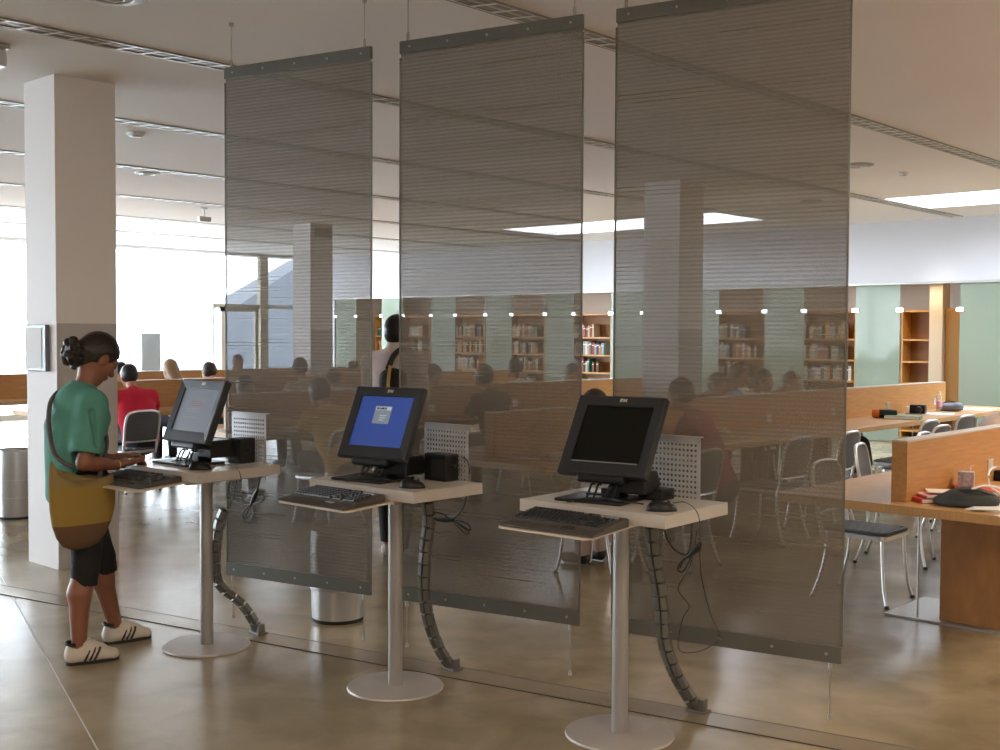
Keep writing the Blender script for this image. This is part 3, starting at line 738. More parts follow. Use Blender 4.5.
# ------------------------------------------------------------------ reading desks
DIV_Z = 1.045
def desk(c, y0, yd, y1, label, hw=0.62, legs=(), dy1=None):
    t = thing('reading_desk', label, 'desk', (c, y0, 0), 0, 'long oak reading desks with a centre divider')
    L = y1 - y0; d0 = yd - y0; d1 = (dy1 or y1 - 0.7) - y0
    MB().box((-hw, 0, 0.695), (hw, L, 0.74)).build('desktop', M_wood2, t, bevel=0.003)
    dv = MB().box((-0.04, d0, 0.74), (0.04, d1, DIV_Z - 0.004)).build('divider', M_wood, t)
    MB().box((-0.042, d0 - 0.002, DIV_Z - 0.004), (0.042, d1 + 0.002, DIV_Z + 0.004)).build('capping', M_lam_edge, dv)
    for ly in legs:
        lg = MB().box((-0.05, ly - y0, 0.012), (0.28, ly - y0 + 0.10, 0.695)).build('leg', M_wood_dark, t, bevel=0.003)
    for ly in legs:
        MB().box((-0.34, ly - y0 - 0.06, 0.0), (0.42, ly - y0 + 0.50, 0.012)).build('foot_plate', M_alu_dull, t)
        MB().tube([(-0.16, ly - y0 - 0.03, 0.012), (-0.16, ly - y0 - 0.03, 0.695)], 0.006, 8).build('tie_rod', M_alu_dull, t, True)
    y = d0 + 1.1
    while y < d1 - 0.3:
        for sx in (-1, 1):
            MB().box((sx * 0.04 - 0.006, y, 0.79), (sx * 0.04 + 0.006, y + 0.08, 0.87)).build('socket_plate', M_alu, t, bevel=0.002)
        y += 1.25
    return t
desk(-2.42, 5.45, 5.58, 13.8, 'oak reading desk at the right edge, closest to the viewer, divider end showing', 0.60, (6.25, 9.6, 12.9))
desk(-5.27, 5.45, 5.60, 14.0, 'second oak reading desk from the viewer, running behind the rightmost screen', 0.64, (6.9, 9.9, 12.9), 13.3)
desk(-8.35, 5.45, 5.60, 13.6, 'third oak reading desk from the viewer, where the man in the yellow shirt leans', 0.62, (6.9, 9.9, 12.9))
desk(-11.5, 5.45, 5.60, 13.6, 'fourth oak reading desk from the viewer, where the man in the red shirt sits', 0.62, (6.4, 9.9, 12.9))
desk(-14.2, 3.2, 3.3, 13.6, 'oak reading desk closest to the bright windows', 0.62, (4.6, 7.6, 10.6))

# ------------------------------------------------------------------ chairs
def make_chair():
    t = thing('library_chair', 'x', 'chair', (0, 0, 0))
    # faces +y; seat centre at the origin
    M_tub = M_alu
    st = MB(); r = 0.05; pts = []
    for cx, cy, a0 in ((0.19 - r, 0.20 - r, 0), (-0.19 + r, 0.20 - r, 90), (-0.18 + r, -0.20 + r, 180), (0.18 - r, -0.20 + r, 270)):
        for k in range(5): a = R(a0 + 22.5 * k); pts.append((cx + r * math.cos(a), cy + r * math.sin(a)))
    st.prism(pts, 0.432, 0.452)
    st.build('seat', M_seat, t, bevel=0.004)
    st2 = MB()
    for k in range(9): st2.box((-0.165 + k * 0.0385, -0.17, 0.452), (-0.165 + k * 0.0385 + 0.02, 0.18, 0.456))
    st2.build('seat_ribs', mat('rib_grey', (0.15, 0.155, 0.17), 0.35, 0.3), t)['kind'] = 'stuff'
    MB().prism([(x * 1.03, y * 1.03) for x, y in pts], 0.405, 0.434).build('seat_frame', M_tub, t, bevel=0.004)
    bf = smooth_path([(-0.185, -0.19, 0.40), (-0.19, -0.215, 0.55), (-0.195, -0.245, 0.72), (-0.175, -0.262, 0.815), (-0.10, -0.272, 0.845), (0, -0.276, 0.848), (0.10, -0.272, 0.845), (0.175, -0.262, 0.815), (0.195, -0.245, 0.72), (0.19, -0.215, 0.55), (0.185, -0.19, 0.40)], 5)
    MB().tube(bf, 0.0125, 8).build('back_frame', M_tub, t, True)
    bp = MB(); n = 8; vs = []
    rows = [(0.545, 0.182, -0.214), (0.62, 0.186, -0.226), (0.72, 0.186, -0.244), (0.79, 0.178, -0.256), (0.825, 0.15, -0.264), (0.838, 0.10, -0.268)]
    for z, hw, y in rows:
        for k in range(n + 1):
            u = -1 + 2 * k / n; vs.append((u * hw, y - 0.02 * (1 - u * u), z))
    m_ = len(vs); vs += [(x, y + 0.006, z) for x, y, z in vs]; fs = []
    for i in range(len(rows) - 1):
        for k in range(n):
            a = i * (n + 1) + k; fs.append((a, a + 1, a + n + 2, a + n + 1)); fs.append((m_ + a, m_ + a + n + 1, m_ + a + n + 2, m_ + a + 1))
    bp.add(vs, fs).build('backrest', M_seat, t, True)
    MB().tube(smooth_path([(-0.187, -0.21, 0.53), (-0.1, -0.228, 0.53), (0, -0.234, 0.53), (0.1, -0.228, 0.53), (0.187, -0.21, 0.53)], 4), 0.009, 8).build('cross_rail', M_tub, t, True)
    for sx in (-1, 1):
        for sy in (-1, 1):
            p = [(sx * 0.165, sy * 0.17, 0.41), (sx * 0.168, sy * 0.175, 0.28), (sx * 0.178, sy * (0.19 if sy > 0 else 0.21), 0.12), (sx * 0.195, sy * (0.215 if sy > 0 else 0.25), 0.0)]
            lg = MB().tube(smooth_path(p, 5), 0.01, 8, rr=None).build('leg', M_tub, t, True)
            MB().lathe([(0.014, 0), (0.015, 0.008), (0.011, 0.018)], 10, p[-1]).build('foot_cap', M_rubber, lg, True)
    return t
CH0 = make_chair(); _used = []
def chair(x, y, face, label, group='aluminium library chairs'):
    """face: direction the sitter looks, degrees in the room plan (0 = +x)"""
    t = CH0 if not _used else copy_tree(CH0)
    _used.append(1)
    t.location = (x, y, 0); t.scale = (1, 1, 0.95); t.rotation_euler = (0, 0, R(face - 90)); tag(t, label, 'chair', group); return t
chair(-3.03, 6.52, 2, 'grey ribbed-seat chair at the near desk, half hidden by the rightmost screen')
chair(-3.36, 7.74, 14, 'second chair along the near desk, its narrow back showing above the pale desktop')
chair(-3.42, 8.98, 6, 'third chair along the near desk, only thin legs showing under the desktop')
chair(-4.42, 6.55, 182, 'chair that the person in the burgundy top sits on')
chair(-4.62, 5.98, 183, 'chair under the person in the striped shirt, legs showing between two screens')
chair(-4.44, 7.86, 178, 'round-backed chair behind the rightmost screen, the left of a close pair')
chair(-4.40, 8.60, 184, 'round-backed chair at the edge of the rightmost screen, right of a pair')
chair(-4.14, 9.80, 180, 'chair tucked at the second desk, lower rounded back just left of the bottle')
chair(-4.44, 10.30, 178, 'chair tucked at the second desk, back standing right behind the divider end')
chair(-4.46, 11.25, 174, 'chair tucked at the second desk, furthest right of those showing a dark back')
chair(-6.20, 10.6, 0, 'chair on the far side of the second desk, seat seen under the desktop')
chair(-6.25, 11.7, 3, 'chair on the far side of the second desk, beyond the one under the desktop')
chair(-7.42, 5.95, 183, 'chair that the man in the yellow shirt sits on')
chair(-10.45, 5.86, 185, 'white-framed chair that the man in the red shirt sits on')
chair(-13.2, 6.55, 180, 'pale chair to the left of the near column, close to the window desk')
chair(-13.15, 5.4, 176, 'pale chair at the left edge of the picture, half out of sight')
chair(-7.5, 8.5, 180, 'chair that the person in dark clothes sits on, behind the middle screen')

# ------------------------------------------------------------------ figures: smooth blends of tapered limbs, skinned as one surface
class Sdf:
    def __init__(s, lo, hi, h):
        s.lo = np.array(lo, float); s.h = h; s.n = np.ceil((np.array(hi) - s.lo) / h).astype(int) + 1
        s.D = np.full(tuple(s.n), 0.5, np.float32)
    def win(s, lo, hi):
        a = np.maximum(np.floor((lo - s.lo) / s.h).astype(int), 0); b = np.minimum(np.ceil((hi - s.lo) / s.h).astype(int) + 1, s.n)
        if (b <= a).any(): return None, None
        sl = tuple(slice(i, j) for i, j in zip(a, b))
        g = np.meshgrid(*[s.lo[i] + s.h * np.arange(a[i], b[i]) for i in range(3)], indexing='ij')
        return sl, g
    def mix(s, sl, d, k, op='u'):
        o = s.D[sl]
        if op == 'u':
            if k: h = np.clip(0.5 + 0.5 * (o - d) / k, 0, 1); s.D[sl] = o * (1 - h) + d * h - k * h * (1 - h)
            else: s.D[sl] = np.minimum(o, d)
        else:
            if k: h = np.clip(0.5 - 0.5 * (o + d) / k, 0, 1); s.D[sl] = o * (1 - h) - d * h + k * h * (1 - h)
            else: s.D[sl] = np.maximum(o, -d)
    def cap(s, a, b, ra, rb, k=0.02, n=None, f=1.0, op='u'):
        """tapered limb from a to b; n, f squash it along direction n"""
        a = np.array(a, float); b = np.array(b, float); m = max(ra, rb) * max(1, f) + 2 * k + 2 * s.h
        sl, g = s.win(np.minimum(a, b) - m, np.maximum(a, b) + m)
        if sl is None: return s
        q = [g[i] - a[i] for i in range(3)]; ab = b - a
        if n is not None:
            n = np.array(n, float); n /= np.linalg.norm(n); c = 1 / f - 1
            dn = sum(q[i] * n[i] for i in range(3)) * c; q = [q[i] + n[i] * dn for i in range(3)]; ab = ab + n * (ab @ n) * c
        L2 = ab @ ab + 1e-12
        t = np.clip((q[0] * ab[0] + q[1] * ab[1] + q[2] * ab[2]) / L2, 0, 1)
        d = np.sqrt(sum((q[i] - t * ab[i]) ** 2 for i in range(3))) - (ra + (rb - ra) * t)
        if f < 1: d = d * (0.5 + 0.5 * f)
        s.mix(sl, d.astype(np.float32), k, op); return s
    def ell(s, c, r, k=0.02, rot=None, op='u'):
        c = np.array(c, float); r = np.array(r, float); m = r.max() + 2 * k + 2 * s.h
        sl, g = s.win(c - m, c + m)
        if sl is None: return s
        q = [g[i] - c[i] for i in range(3)]
        if rot is not None:
            Rm = np.array(rot); q = [sum(Rm[j][i] * q[j] for j in range(3)) for i in range(3)]
        k0 = np.sqrt(sum((q[i] / r[i]) ** 2 for i in range(3))); k1 = np.sqrt(sum((q[i] / r[i] ** 2) ** 2 for i in range(3))) + 1e-9
        d = k0 * (k0 - 1) / k1
        s.mix(sl, d.astype(np.float32), k, op); return s
    def cut(s, p, n, k=0.0):
        """remove everything on the side n points to"""
        n = np.array(n, float); n /= np.linalg.norm(n)
        g = np.meshgrid(*[s.lo[i] + s.h * np.arange(s.n[i]) for i in range(3)], indexing='ij')
        d = sum((g[i] - p[i]) * n[i] for i in range(3)).astype(np.float32)
        s.D = np.maximum(s.D, d); return s
    def mesh(s, name, m, parent=None, sub=0):
        D = s.D.copy()
        for ax in range(3):   # close at the borders
            sl = [slice(None)] * 3; sl[ax] = 0; D[tuple(sl)] = 0.5; sl[ax] = -1; D[tuple(sl)] = 0.5
        I = D < 0; n = s.n
        c = np.zeros(tuple(n - 1), np.int8)
        for i in (0, 1):
            for j in (0, 1):
                for k in (0, 1): c += I[i:n[0] - 1 + i, j:n[1] - 1 + j, k:n[2] - 1 + k]
        idx = np.argwhere((c > 0) & (c < 8)); ident = -np.ones(tuple(n - 1), np.int64); ident[tuple(idx.T)] = np.arange(len(idx))
        cor = [(i, j, k) for i in (0, 1) for j in (0, 1) for k in (0, 1)]
        val = {q: D[idx[:, 0] + q[0], idx[:, 1] + q[1], idx[:, 2] + q[2]] for q in cor}
        acc = np.zeros((len(idx), 3)); cnt = np.zeros(len(idx))
        for q in cor:
            for ax in range(3):
                if q[ax]: continue
                r = list(q); r[ax] = 1; r = tuple(r); a, b = val[q], val[r]; mk = (a < 0) != (b < 0)
                t = np.where(mk, a / np.where(mk, a - b, 1), 0); p = np.tile(np.array(q, float), (len(idx), 1)); p[:, ax] += t
                acc[mk] += p[mk]; cnt[mk] += 1
        V = s.lo + s.h * (idx + acc / np.maximum(cnt, 1)[:, None])
        F = []
        for ax in range(3):
            o1, o2 = [(1, 2), (2, 0), (0, 1)][ax]
            a = [slice(None)] * 3; b = [slice(None)] * 3; a[ax] = slice(0, -1); b[ax] = slice(1, None)
            A, B = I[tuple(a)], I[tuple(b)]
            for flip, mk in ((False, A & ~B), (True, ~A & B)):
                e = np.argwhere(mk); e = e[(e[:, o1] > 0) & (e[:, o2] > 0)]
                if not len(e): continue
                e = e[(e[:, o1] < n[o1] - 1) & (e[:, o2] < n[o2] - 1)]
                def cell(d1, d2):
                    q = e.copy(); q[:, o1] -= d1; q[:, o2] -= d2; return ident[tuple(q.T)]
                qd = np.stack([cell(1, 1), cell(0, 1), cell(0, 0), cell(1, 0)], 1)
                F.append(qd[:, ::-1] if flip else qd)
        F = np.concatenate(F)
        me = bpy.data.meshes.new(name); me.from_pydata(V.tolist(), [], F.tolist()); me.materials.append(m)
        me.polygons.foreach_set('use_smooth', [True] * len(me.polygons)); me.update()
        o = bpy.data.objects.new(name, me); link(o, parent)
        if sub:
            q = o.modifiers.new('smooth', 'SMOOTH'); q.iterations = sub; q.factor = 0.5
        return o

M_skin = mat('skin', (0.42, 0.20, 0.115), 0.5, noise=0.06, scale=6)
M_skin2 = mat('skin_pale', (0.55, 0.33, 0.24), 0.5)
M_hair = mat('dark_hair', (0.012, 0.009, 0.009), 0.42, noise=0.3, scale=60)
M_hairbr = mat('brown_hair', (0.05, 0.028, 0.018), 0.5)
M_blond = mat('light_hair', (0.30, 0.19, 0.10), 0.5)
M_denim = mat('dark_trousers', (0.03, 0.032, 0.045), 0.8)
M_shoeb = mat('shoe_white', (0.62, 0.56, 0.50), 0.55)

def seated(label, x, y, face, ztop, shirt, hair, longhair=False, arm=0.0, trousers=None, skin=None, long_sleeve=False, w=1.0, glasses=False):
    """person on a chair at a desk, leaning forward over it; +y is forwards"""
    lean = math.acos(max(0.45, min(0.985, (ztop - 0.47) / 0.84)))
    sn, cs = math.sin(lean), math.cos(lean)
    o = np.array([0, -0.05, 0.50])
    def T(s_, fx=0, side=0): return o + np.array([side, sn * s_ + cs * fx, cs * s_ - sn * fx])
    h = 0.015
    lo, hi = (-0.34, -0.32, 0.0), (0.34, 0.86, ztop + 0.05)
    sho, nk, hd = T(0.47), T(0.58, 0.01), T(0.70, 0.04)
    el = [T(0.24, 0.12, sx * 0.23 * w) + np.array([0, 0.03, 0]) for sx in (-1, 1)]
    for e in el: e[2] = max(e[2], 0.80)
    wr = [np.array([sx * 0.12, el[0][1] + 0.20, 0.785]) for sx in (-1, 1)]
    sh = [T(0.46, 0, sx * 0.165 * w) for sx in (-1, 1)]
    def legs(S_, e=0.0):
        for sx in (-1, 1):
            S_.cap((sx * 0.09, -0.03, 0.53), (sx * 0.10, 0.38, 0.53), 0.085 + e, 0.062 + e, 0.03)
            S_.cap((sx * 0.10, 0.38, 0.53), (sx * 0.10, 0.36, 0.10), 0.058 + e, 0.042 + e, 0.02)
    def torso(S_, e=0.0):
        S_.cap(T(0.0), T(0.22), 0.115 + e, 0.105 + e, 0.03, (1, 0, 0), 1.35 * w)
        S_.cap(T(0.22), T(0.42), 0.105 + e, 0.105 + e, 0.04, (1, 0, 0), 1.55 * w)
        for sx in (0, 1): S_.cap(T(0.45, 0, 0), sh[sx], 0.07 + e, 0.058 + e, 0.04)
    B = Sdf(lo, hi, h)
    torso(B); legs(B)
    for k in (0, 1):
        B.cap(sh[k], el[k], 0.048, 0.038, 0.02); B.cap(el[k], wr[k], 0.037, 0.026, 0.015)
        dx = 1 if k else -1
        B.ell(wr[k] + (0, 0.05, -0.004), (0.038, 0.055, 0.018), 0.012)
        for q in range(4): B.cap(wr[k] + (-0.027 + 0.018 * q, 0.08, 0.0), wr[k] + (-0.03 + 0.02 * q, 0.135 - 0.008 * abs(q - 1.5), -0.014), 0.010, 0.009, 0.004)
        B.cap(wr[k] + (-dx * 0.03, 0.03, 0), wr[k] + (-dx * 0.055, 0.08, -0.01), 0.011, 0.010, 0.006)
        B.cap((dx * 0.10, 0.36, 0.06), (dx * 0.10, 0.50, 0.035), 0.035, 0.03, 0.02)
    B.cap(sho, nk, 0.055, 0.05, 0.03)
    B.ell(hd, (0.074, 0.092, 0.112), 0.02); B.cap(hd + (0, 0.04, -0.06), hd + (0, 0.06, -0.085), 0.045, 0.03, 0.03)
    B.cap(hd + (0, 0.085, 0.0), hd + (0, 0.108, -0.03), 0.012, 0.014, 0.012)
    for sx in (-1, 1): B.ell(hd + (sx * 0.078, -0.005, -0.01), (0.012, 0.02, 0.03), 0.006)
    root = B.mesh('person', skin or M_skin, None)
    Cl = Sdf(lo, hi, h); torso(Cl, 0.014)
    for k in (0, 1):
        e2 = el[k] if long_sleeve else sh[k] + (el[k] - sh[k]) * 0.72
        Cl.cap(sh[k], e2, 0.066, 0.056, 0.03)
        if long_sleeve: Cl.cap(el[k], wr[k], 0.054, 0.036, 0.02)
    Cl.cap(T(0.44), T(0.52, 0.0), 0.075, 0.062, 0.03)
    Cl.mesh('shirt', shirt, root)
    Tr = Sdf(lo, hi, h); Tr.cap(T(-0.03), T(0.03), 0.135, 0.12, 0.03, (1, 0, 0), 1.3); legs(Tr, 0.012); Tr.mesh('trousers', trousers or M_denim, root)
    Hh = Sdf(lo, hi, 0.012)
    Hh.ell(hd + (0, -0.012, 0.022), (0.086, 0.102, 0.108), 0.01)
    if longhair:
        Hh.cap(hd + (0, -0.06, -0.02), T(0.40, -0.09), 0.07, 0.06, 0.03, (1, 0, 0), 1.25)
    Hh.ell(hd + (0, 0.085, -0.065), (0.074, 0.075, 0.115), 0.012, op='s')
    Hh.cut(hd + (0, 0, -0.09), (0, 0, -1)) if not longhair else None
    Hh.mesh('hair', hair, root)
    for sx in (-1, 1):
        q = Sdf((sx * 0.10 - 0.07, 0.25, -0.01), (sx * 0.10 + 0.07, 0.60, 0.13), 0.012)
        q.cap((sx * 0.10, 0.35, 0.05), (sx * 0.10, 0.50, 0.04), 0.045, 0.036, 0.02).cut((0, 0, 0.002), (0, 0, -1))
        q.mesh('shoe', M_rubber, root)
    root.location = (x, y, 0); root.rotation_euler = (0, 0, R(face - 90)); tag(root, label, 'person')
    return root
c_ = lambda n, c: mat(n, c, 0.85, noise=0.12, scale=14)
def sit(px, py, X, label, face, shirt, hair, ztop_off=0, **k):
    p = onx(px, py, X)      # top of the head as seen, on the line of sitters at x = X
    zt = max(0.95, min(1.32, p.z + ztop_off))
    lean = math.acos(max(0.45, min(0.985, (zt - 0.47) / 0.84))); f = math.sin(lean) * 0.70 - 0.02
    return seated(label, p.x - math.cos(R(face)) * f, p.y - math.sin(R(face)) * f, face, zt, shirt, hair, **k)
sit(129, 370, -10.75, 'person in a bright red shirt seated with the back to the viewer', 172, c_('red_shirt', (0.66, 0.015, 0.045)), M_hair, ztop_off=0.05, w=1.1)
sit(121, 363, -12.2, 'person with dark hair facing the person in the red shirt across the divider', 0, c_('grey_shirt', (0.3, 0.3, 0.32)), M_hair)
sit(170, 360, -12.25, 'person with long light hair, head above the divider near the near column', 180, c_('pale_pink_top', (0.7, 0.5, 0.45)), M_blond, longhair=True, skin=M_skin2)
sit(209, 363, -12.25, 'person with short brown hair, head above the divider just beside the leftmost screen', 182, c_('dark_top', (0.03, 0.03, 0.035)), M_hairbr, skin=M_skin2)
sit(238, 355, -15.0, 'person with dark hair, small head against the windows behind the leftmost screen', 0, c_('grey_blue_top', (0.2, 0.24, 0.3)), M_hair)
sit(246, 377, -9.25, 'person with a dark head low behind a divider, left in the leftmost screen', 0, c_('dark_grey_top', (0.06, 0.06, 0.07)), M_hair)
sit(300, 358, -10.75, 'person in a pale cream shirt with dark hair, seen through the leftmost screen', 178, c_('cream_shirt', (0.66, 0.60, 0.48)), M_hair, w=1.1, long_sleeve=True)
sit(333, 370, -10.7, 'person in a pale blue top, seen through the leftmost screen near its right edge', 180, c_('pale_blue_top', (0.42, 0.52, 0.58)), M_hairbr)
sit(353, 362, -12.25, 'person with dark hair at the right edge of the leftmost screen', 0, c_('mauve_top', (0.35, 0.25, 0.26)), M_hair)
sit(319, 380, -7.55, 'person in a mustard yellow shirt leaning far forward, seen through the leftmost screen', 176, c_('yellow_shirt', (0.62, 0.36, 0.07)), M_hair, long_sleeve=False, w=1.12)
sit(484, 365, -7.6, 'person in dark clothes with dark hair in the middle of the middle screen', 180, c_('black_top', (0.03, 0.03, 0.035)), M_hair, w=1.05)
sit(434, 365, -9.2, 'person with dark hair at the left edge of the middle screen', 0, c_('brown_top', (0.15, 0.10, 0.08)), M_hair)
sit(515, 359, -9.25, 'person in a white shirt with dark hair, right part of the middle screen', 182, c_('white_shirt', (0.78, 0.78, 0.74)), M_hair)
sit(573, 364, -9.2, 'person with dark hair and white collar at the right edge of the middle screen', 0, c_('white_collar_top', (0.7, 0.7, 0.7)), M_hair)
# striped shirt: bands belong to the fabric
def striped():
    m = mat('striped_shirt', (0.75, 0.72, 0.68), 0.85); nt = m.node_tree; b = nt.nodes['Principled BSDF']
    tc = nt.nodes.new('ShaderNodeTexCoord'); w = nt.nodes.new('ShaderNodeTexWave'); w.bands_direction = 'Z'; w.inputs['Scale'].default_value = 14; w.inputs['Distortion'].default_value = 0.6
    r = nt.nodes.new('ShaderNodeValToRGB'); r.color_ramp.elements[0].position = 0.3; r.color_ramp.elements[0].color = (0.22, 0.19, 0.16, 1); r.color_ramp.elements[1].position = 0.5; r.color_ramp.elements[1].color = (0.78, 0.74, 0.68, 1)
    nt.links.new(tc.outputs['Object'], w.inputs['Vector']); nt.links.new(w.outputs['Fac'], r.inputs[0]); nt.links.new(r.outputs[0], b.inputs['Base Color']); return m
sit(594, 391, -4.85, 'person in a white striped shirt, mostly hidden by the dark-screened monitor', 184, striped(), M_hairbr, long_sleeve=True, w=1.1, trousers=mat('pale_trousers', (0.62, 0.5, 0.44), 0.8))
sit(681, 379, -4.75, 'person in a burgundy top with short dark hair behind the perforated sheet', 196, c_('burgundy_top', (0.28, 0.03, 0.055)), M_hair, w=1.12, long_sleeve=True)
sit(737, 365, -6.12, 'person in a blue shirt, head above the divider behind the rightmost screen', 0, c_('blue_shirt', (0.25, 0.33, 0.50)), M_hairbr)
sit(764, 370, -6.12, 'person in a white shirt, head above the divider right of the blue shirt', 2, c_('bright_white_shirt', (0.85, 0.85, 0.86)), M_hair)
sit(718, 374, -6.12, 'person with a dark head bent low, left of the blue shirt', 0, c_('charcoal_top', (0.05, 0.05, 0.05)), M_hair)
sit(792, 373, -6.12, 'person with reddish brown hair, head above the divider, rightmost behind the largest screen', 0, c_('brown_red_top', (0.2, 0.1, 0.07)), mat('red_brown_hair', (0.10, 0.05, 0.03), 0.5))
seated('person in a pale pink shirt at the right edge, cut by the picture border', -3.40, 9.17, 8, 1.17, c_('pale_pink_shirt', (0.72, 0.58, 0.53)), M_hair, w=1.15, long_sleeve=True, skin=M_skin2)

# ------------------------------------------------------------------ the standing woman at the first keyboard
def woman():
    h = 0.0062
    lo, hi = (-0.30, -0.36, -0.005), (0.40, 0.46, 1.62)
    V = np.array
    B = Sdf(lo, hi, h)
    # local frame: +y forwards (towards the table), +x her right side, towards the viewer
    hip, waist, chest, neck0, neck1 = V((0, -0.075, 0.86)), V((0, -0.085, 1.02)), V((0, -0.085, 1.18)), V((0, -0.075, 1.28)), V((0, -0.03, 1.345))
    head = V((0, 0.022, 1.448))
    tilt = R(34)      # head bowed towards the keys
    def Hd(x, y, z): return head + V((x, y * math.cos(tilt) + z * math.sin(tilt), -y * math.sin(tilt) + z * math.cos(tilt)))
    rot = [[1, 0, 0], [0, math.cos(tilt), math.sin(tilt)], [0, -math.sin(tilt), math.cos(tilt)]]
    shR, shL = V((0.150, -0.085, 1.235)), V((-0.150, -0.06, 1.235))
    elR, elL = V((0.190, -0.150, 0.965)), V((-0.185, -0.08, 0.98))
    wrR, wrL = V((0.150, 0.035, 0.935)), V((-0.055, 0.115, 0.945))
    hpR, hpL = V((0.080, -0.07, 0.84)), V((-0.080, -0.06, 0.84))
    knR, knL = V((0.10, -0.105, 0.455)), V((-0.10, 0.085, 0.455))
    anR, anL = V((0.10, -0.140, 0.085)), V((-0.115, 0.165, 0.085))
    def torso(S_, e=0.0, low=True):
        if low: S_.cap(hip, V((0, -0.08, 0.94)), 0.106 + e, 0.094 + e, 0.04, (1, 0, 0), 1.36)
        S_.cap(V((0, -0.08, 0.94)), waist, 0.088 + e, 0.082 + e, 0.04, (1, 0, 0), 1.32)
        S_.cap(waist, chest, 0.084 + e, 0.094 + e, 0.05, (1, 0, 0), 1.36)
        S_.cap(chest, V((0, -0.095, 1.23)), 0.09 + e, 0.066 + e, 0.05, (1, 0, 0), 1.45)
        for sx in (-1, 1): S_.ell((sx * 0.06, -0.02, 1.155), (0.05 + e, 0.048 + e, 0.05 + e), 0.04)
        S_.cap((0, -0.085, 1.25), shR, 0.052 + e, 0.045 + e, 0.05); S_.cap((0, -0.085, 1.25), shL, 0.052 + e, 0.045 + e, 0.05)
    torso(B)
    B.ell((0, -0.135, 0.85), (0.14, 0.07, 0.10), 0.05)
    B.cap(neck0, neck1, 0.048, 0.043, 0.03)
    for a, b, c in ((hpR, knR, anR), (hpL, knL, anL)):
        B.cap(a, b, 0.088, 0.056, 0.04); cf = b + (c - b) * 0.32 + V((0, -0.018, 0))
        B.cap(b, cf, 0.052, 0.056, 0.03); B.cap(cf, c, 0.053, 0.034, 0.02)
        ft = V((c[0] + (0.03 if c[0] > 0 else 0.0), c[1], 0))
        B.cap((c[0], c[1], 0.05), (c[0] + 0.02, c[1] + 0.09, 0.04), 0.026, 0.024, 0.02)
    for sh_, el_, wr_ in ((shR, elR, wrR), (shL, elL, wrL)):
        B.cap(sh_, el_, 0.041, 0.037, 0.02); m_ = el_ + (wr_ - el_) * 0.3; B.cap(el_, m_, 0.036, 0.037, 0.02); B.cap(m_, wr_, 0.036, 0.0235, 0.02, (0, 0, 1), 0.95)
    # hands: palm, four bent fingers, thumb from the inner side
    for wr_, sx, aim in ((wrR, 1, V((-0.20, 0.97, 0))), (wrL, -1, V((0.15, 0.98, 0)))):
        aim = aim / np.linalg.norm(aim); side = V((aim[1], -aim[0], 0)) # to her right
        pc = wr_ + aim * 0.045 + V((0, 0, 0.008))
        B.cap(wr_, pc, 0.024, 0.03, 0.012, (0, 0, 1), 0.62); B.cap(pc, pc + aim * 0.03, 0.034, 0.034, 0.012, (0, 0, 1), 0.50)
        for q, (off, ln) in enumerate(((-0.027, 0.9), (-0.009, 1.0), (0.009, 0.96), (0.027, 0.8))):
            off = off * 1.05 * (1 if sx > 0 else 1)
            k0 = pc + aim * 0.055 + side * off + V((0, 0, 0.002)); k1 = k0 + aim * 0.033 * ln + V((0, 0, 0.006)); k2 = k1 + aim * 0.022 * ln + V((0, 0, -0.017)); k3 = k2 + aim * 0.008 + V((0, 0, -0.016))
            B.cap(k0, k1, 0.0095, 0.0088, 0.005); B.cap(k1, k2, 0.0088, 0.0080, 0.003); B.cap(k2, k3, 0.0080, 0.0072, 0.003)
        th = -side * sx
        t0 = wr_ + aim * 0.03 + th * 0.022; t1 = t0 + aim * 0.03 + th * 0.022 + V((0, 0, -0.008)); t2 = t1 + aim * 0.026 + th * 0.004 + V((0, 0, -0.012))
        B.cap(t0, t1, 0.0125, 0.0105, 0.008); B.cap(t1, t2, 0.0103, 0.0085, 0.003)
    # head, face
    B.ell(Hd(0, -0.008, 0.02), (0.072, 0.090, 0.092), 0.02, rot)
    B.ell(Hd(0, 0.022, -0.035), (0.056, 0.062, 0.078), 0.03, rot)
    B.cap(Hd(0, 0.055, -0.092), Hd(0, 0.048, -0.085), 0.022, 0.03, 0.03)
    B.cap(Hd(0, 0.082, 0.005), Hd(0, 0.106, -0.033), 0.0085, 0.0125, 0.012)
    B.ell(Hd(0, 0.098, -0.036), (0.017, 0.012, 0.010), 0.008, rot)
    B.ell(Hd(0, 0.082, -0.062), (0.024, 0.012, 0.008), 0.006, rot); B.ell(Hd(0, 0.080, -0.073), (0.021, 0.012, 0.008), 0.006, rot)
    for sx in (-1, 1):
        B.ell(Hd(sx * 0.032, 0.088, 0.0), (0.018, 0.014, 0.012), 0.01, rot, op='s'); B.ell(Hd(sx * 0.031, 0.073, 0.0), (0.014, 0.014, 0.012), 0.004, rot)
        B.cap(Hd(sx * 0.018, 0.086, 0.020), Hd(sx * 0.046, 0.074, 0.020), 0.010, 0.009, 0.012)
        B.ell(Hd(sx * 0.045, 0.05, -0.03), (0.02, 0.025, 0.025), 0.02, rot)
        B.ell(Hd(sx * 0.072, -0.004, -0.012), (0.011, 0.021, 0.034), 0.008, rot)
        B.ell(Hd(sx * 0.081, 0.002, -0.008), (0.006, 0.011, 0.020), 0.004, rot, op='s')
    B.cap(neck1, Hd(0, -0.03, -0.05), 0.044, 0.045, 0.03)
    root = B.mesh('person', mat('warm_skin', (0.26, 0.105, 0.062), 0.5), None)
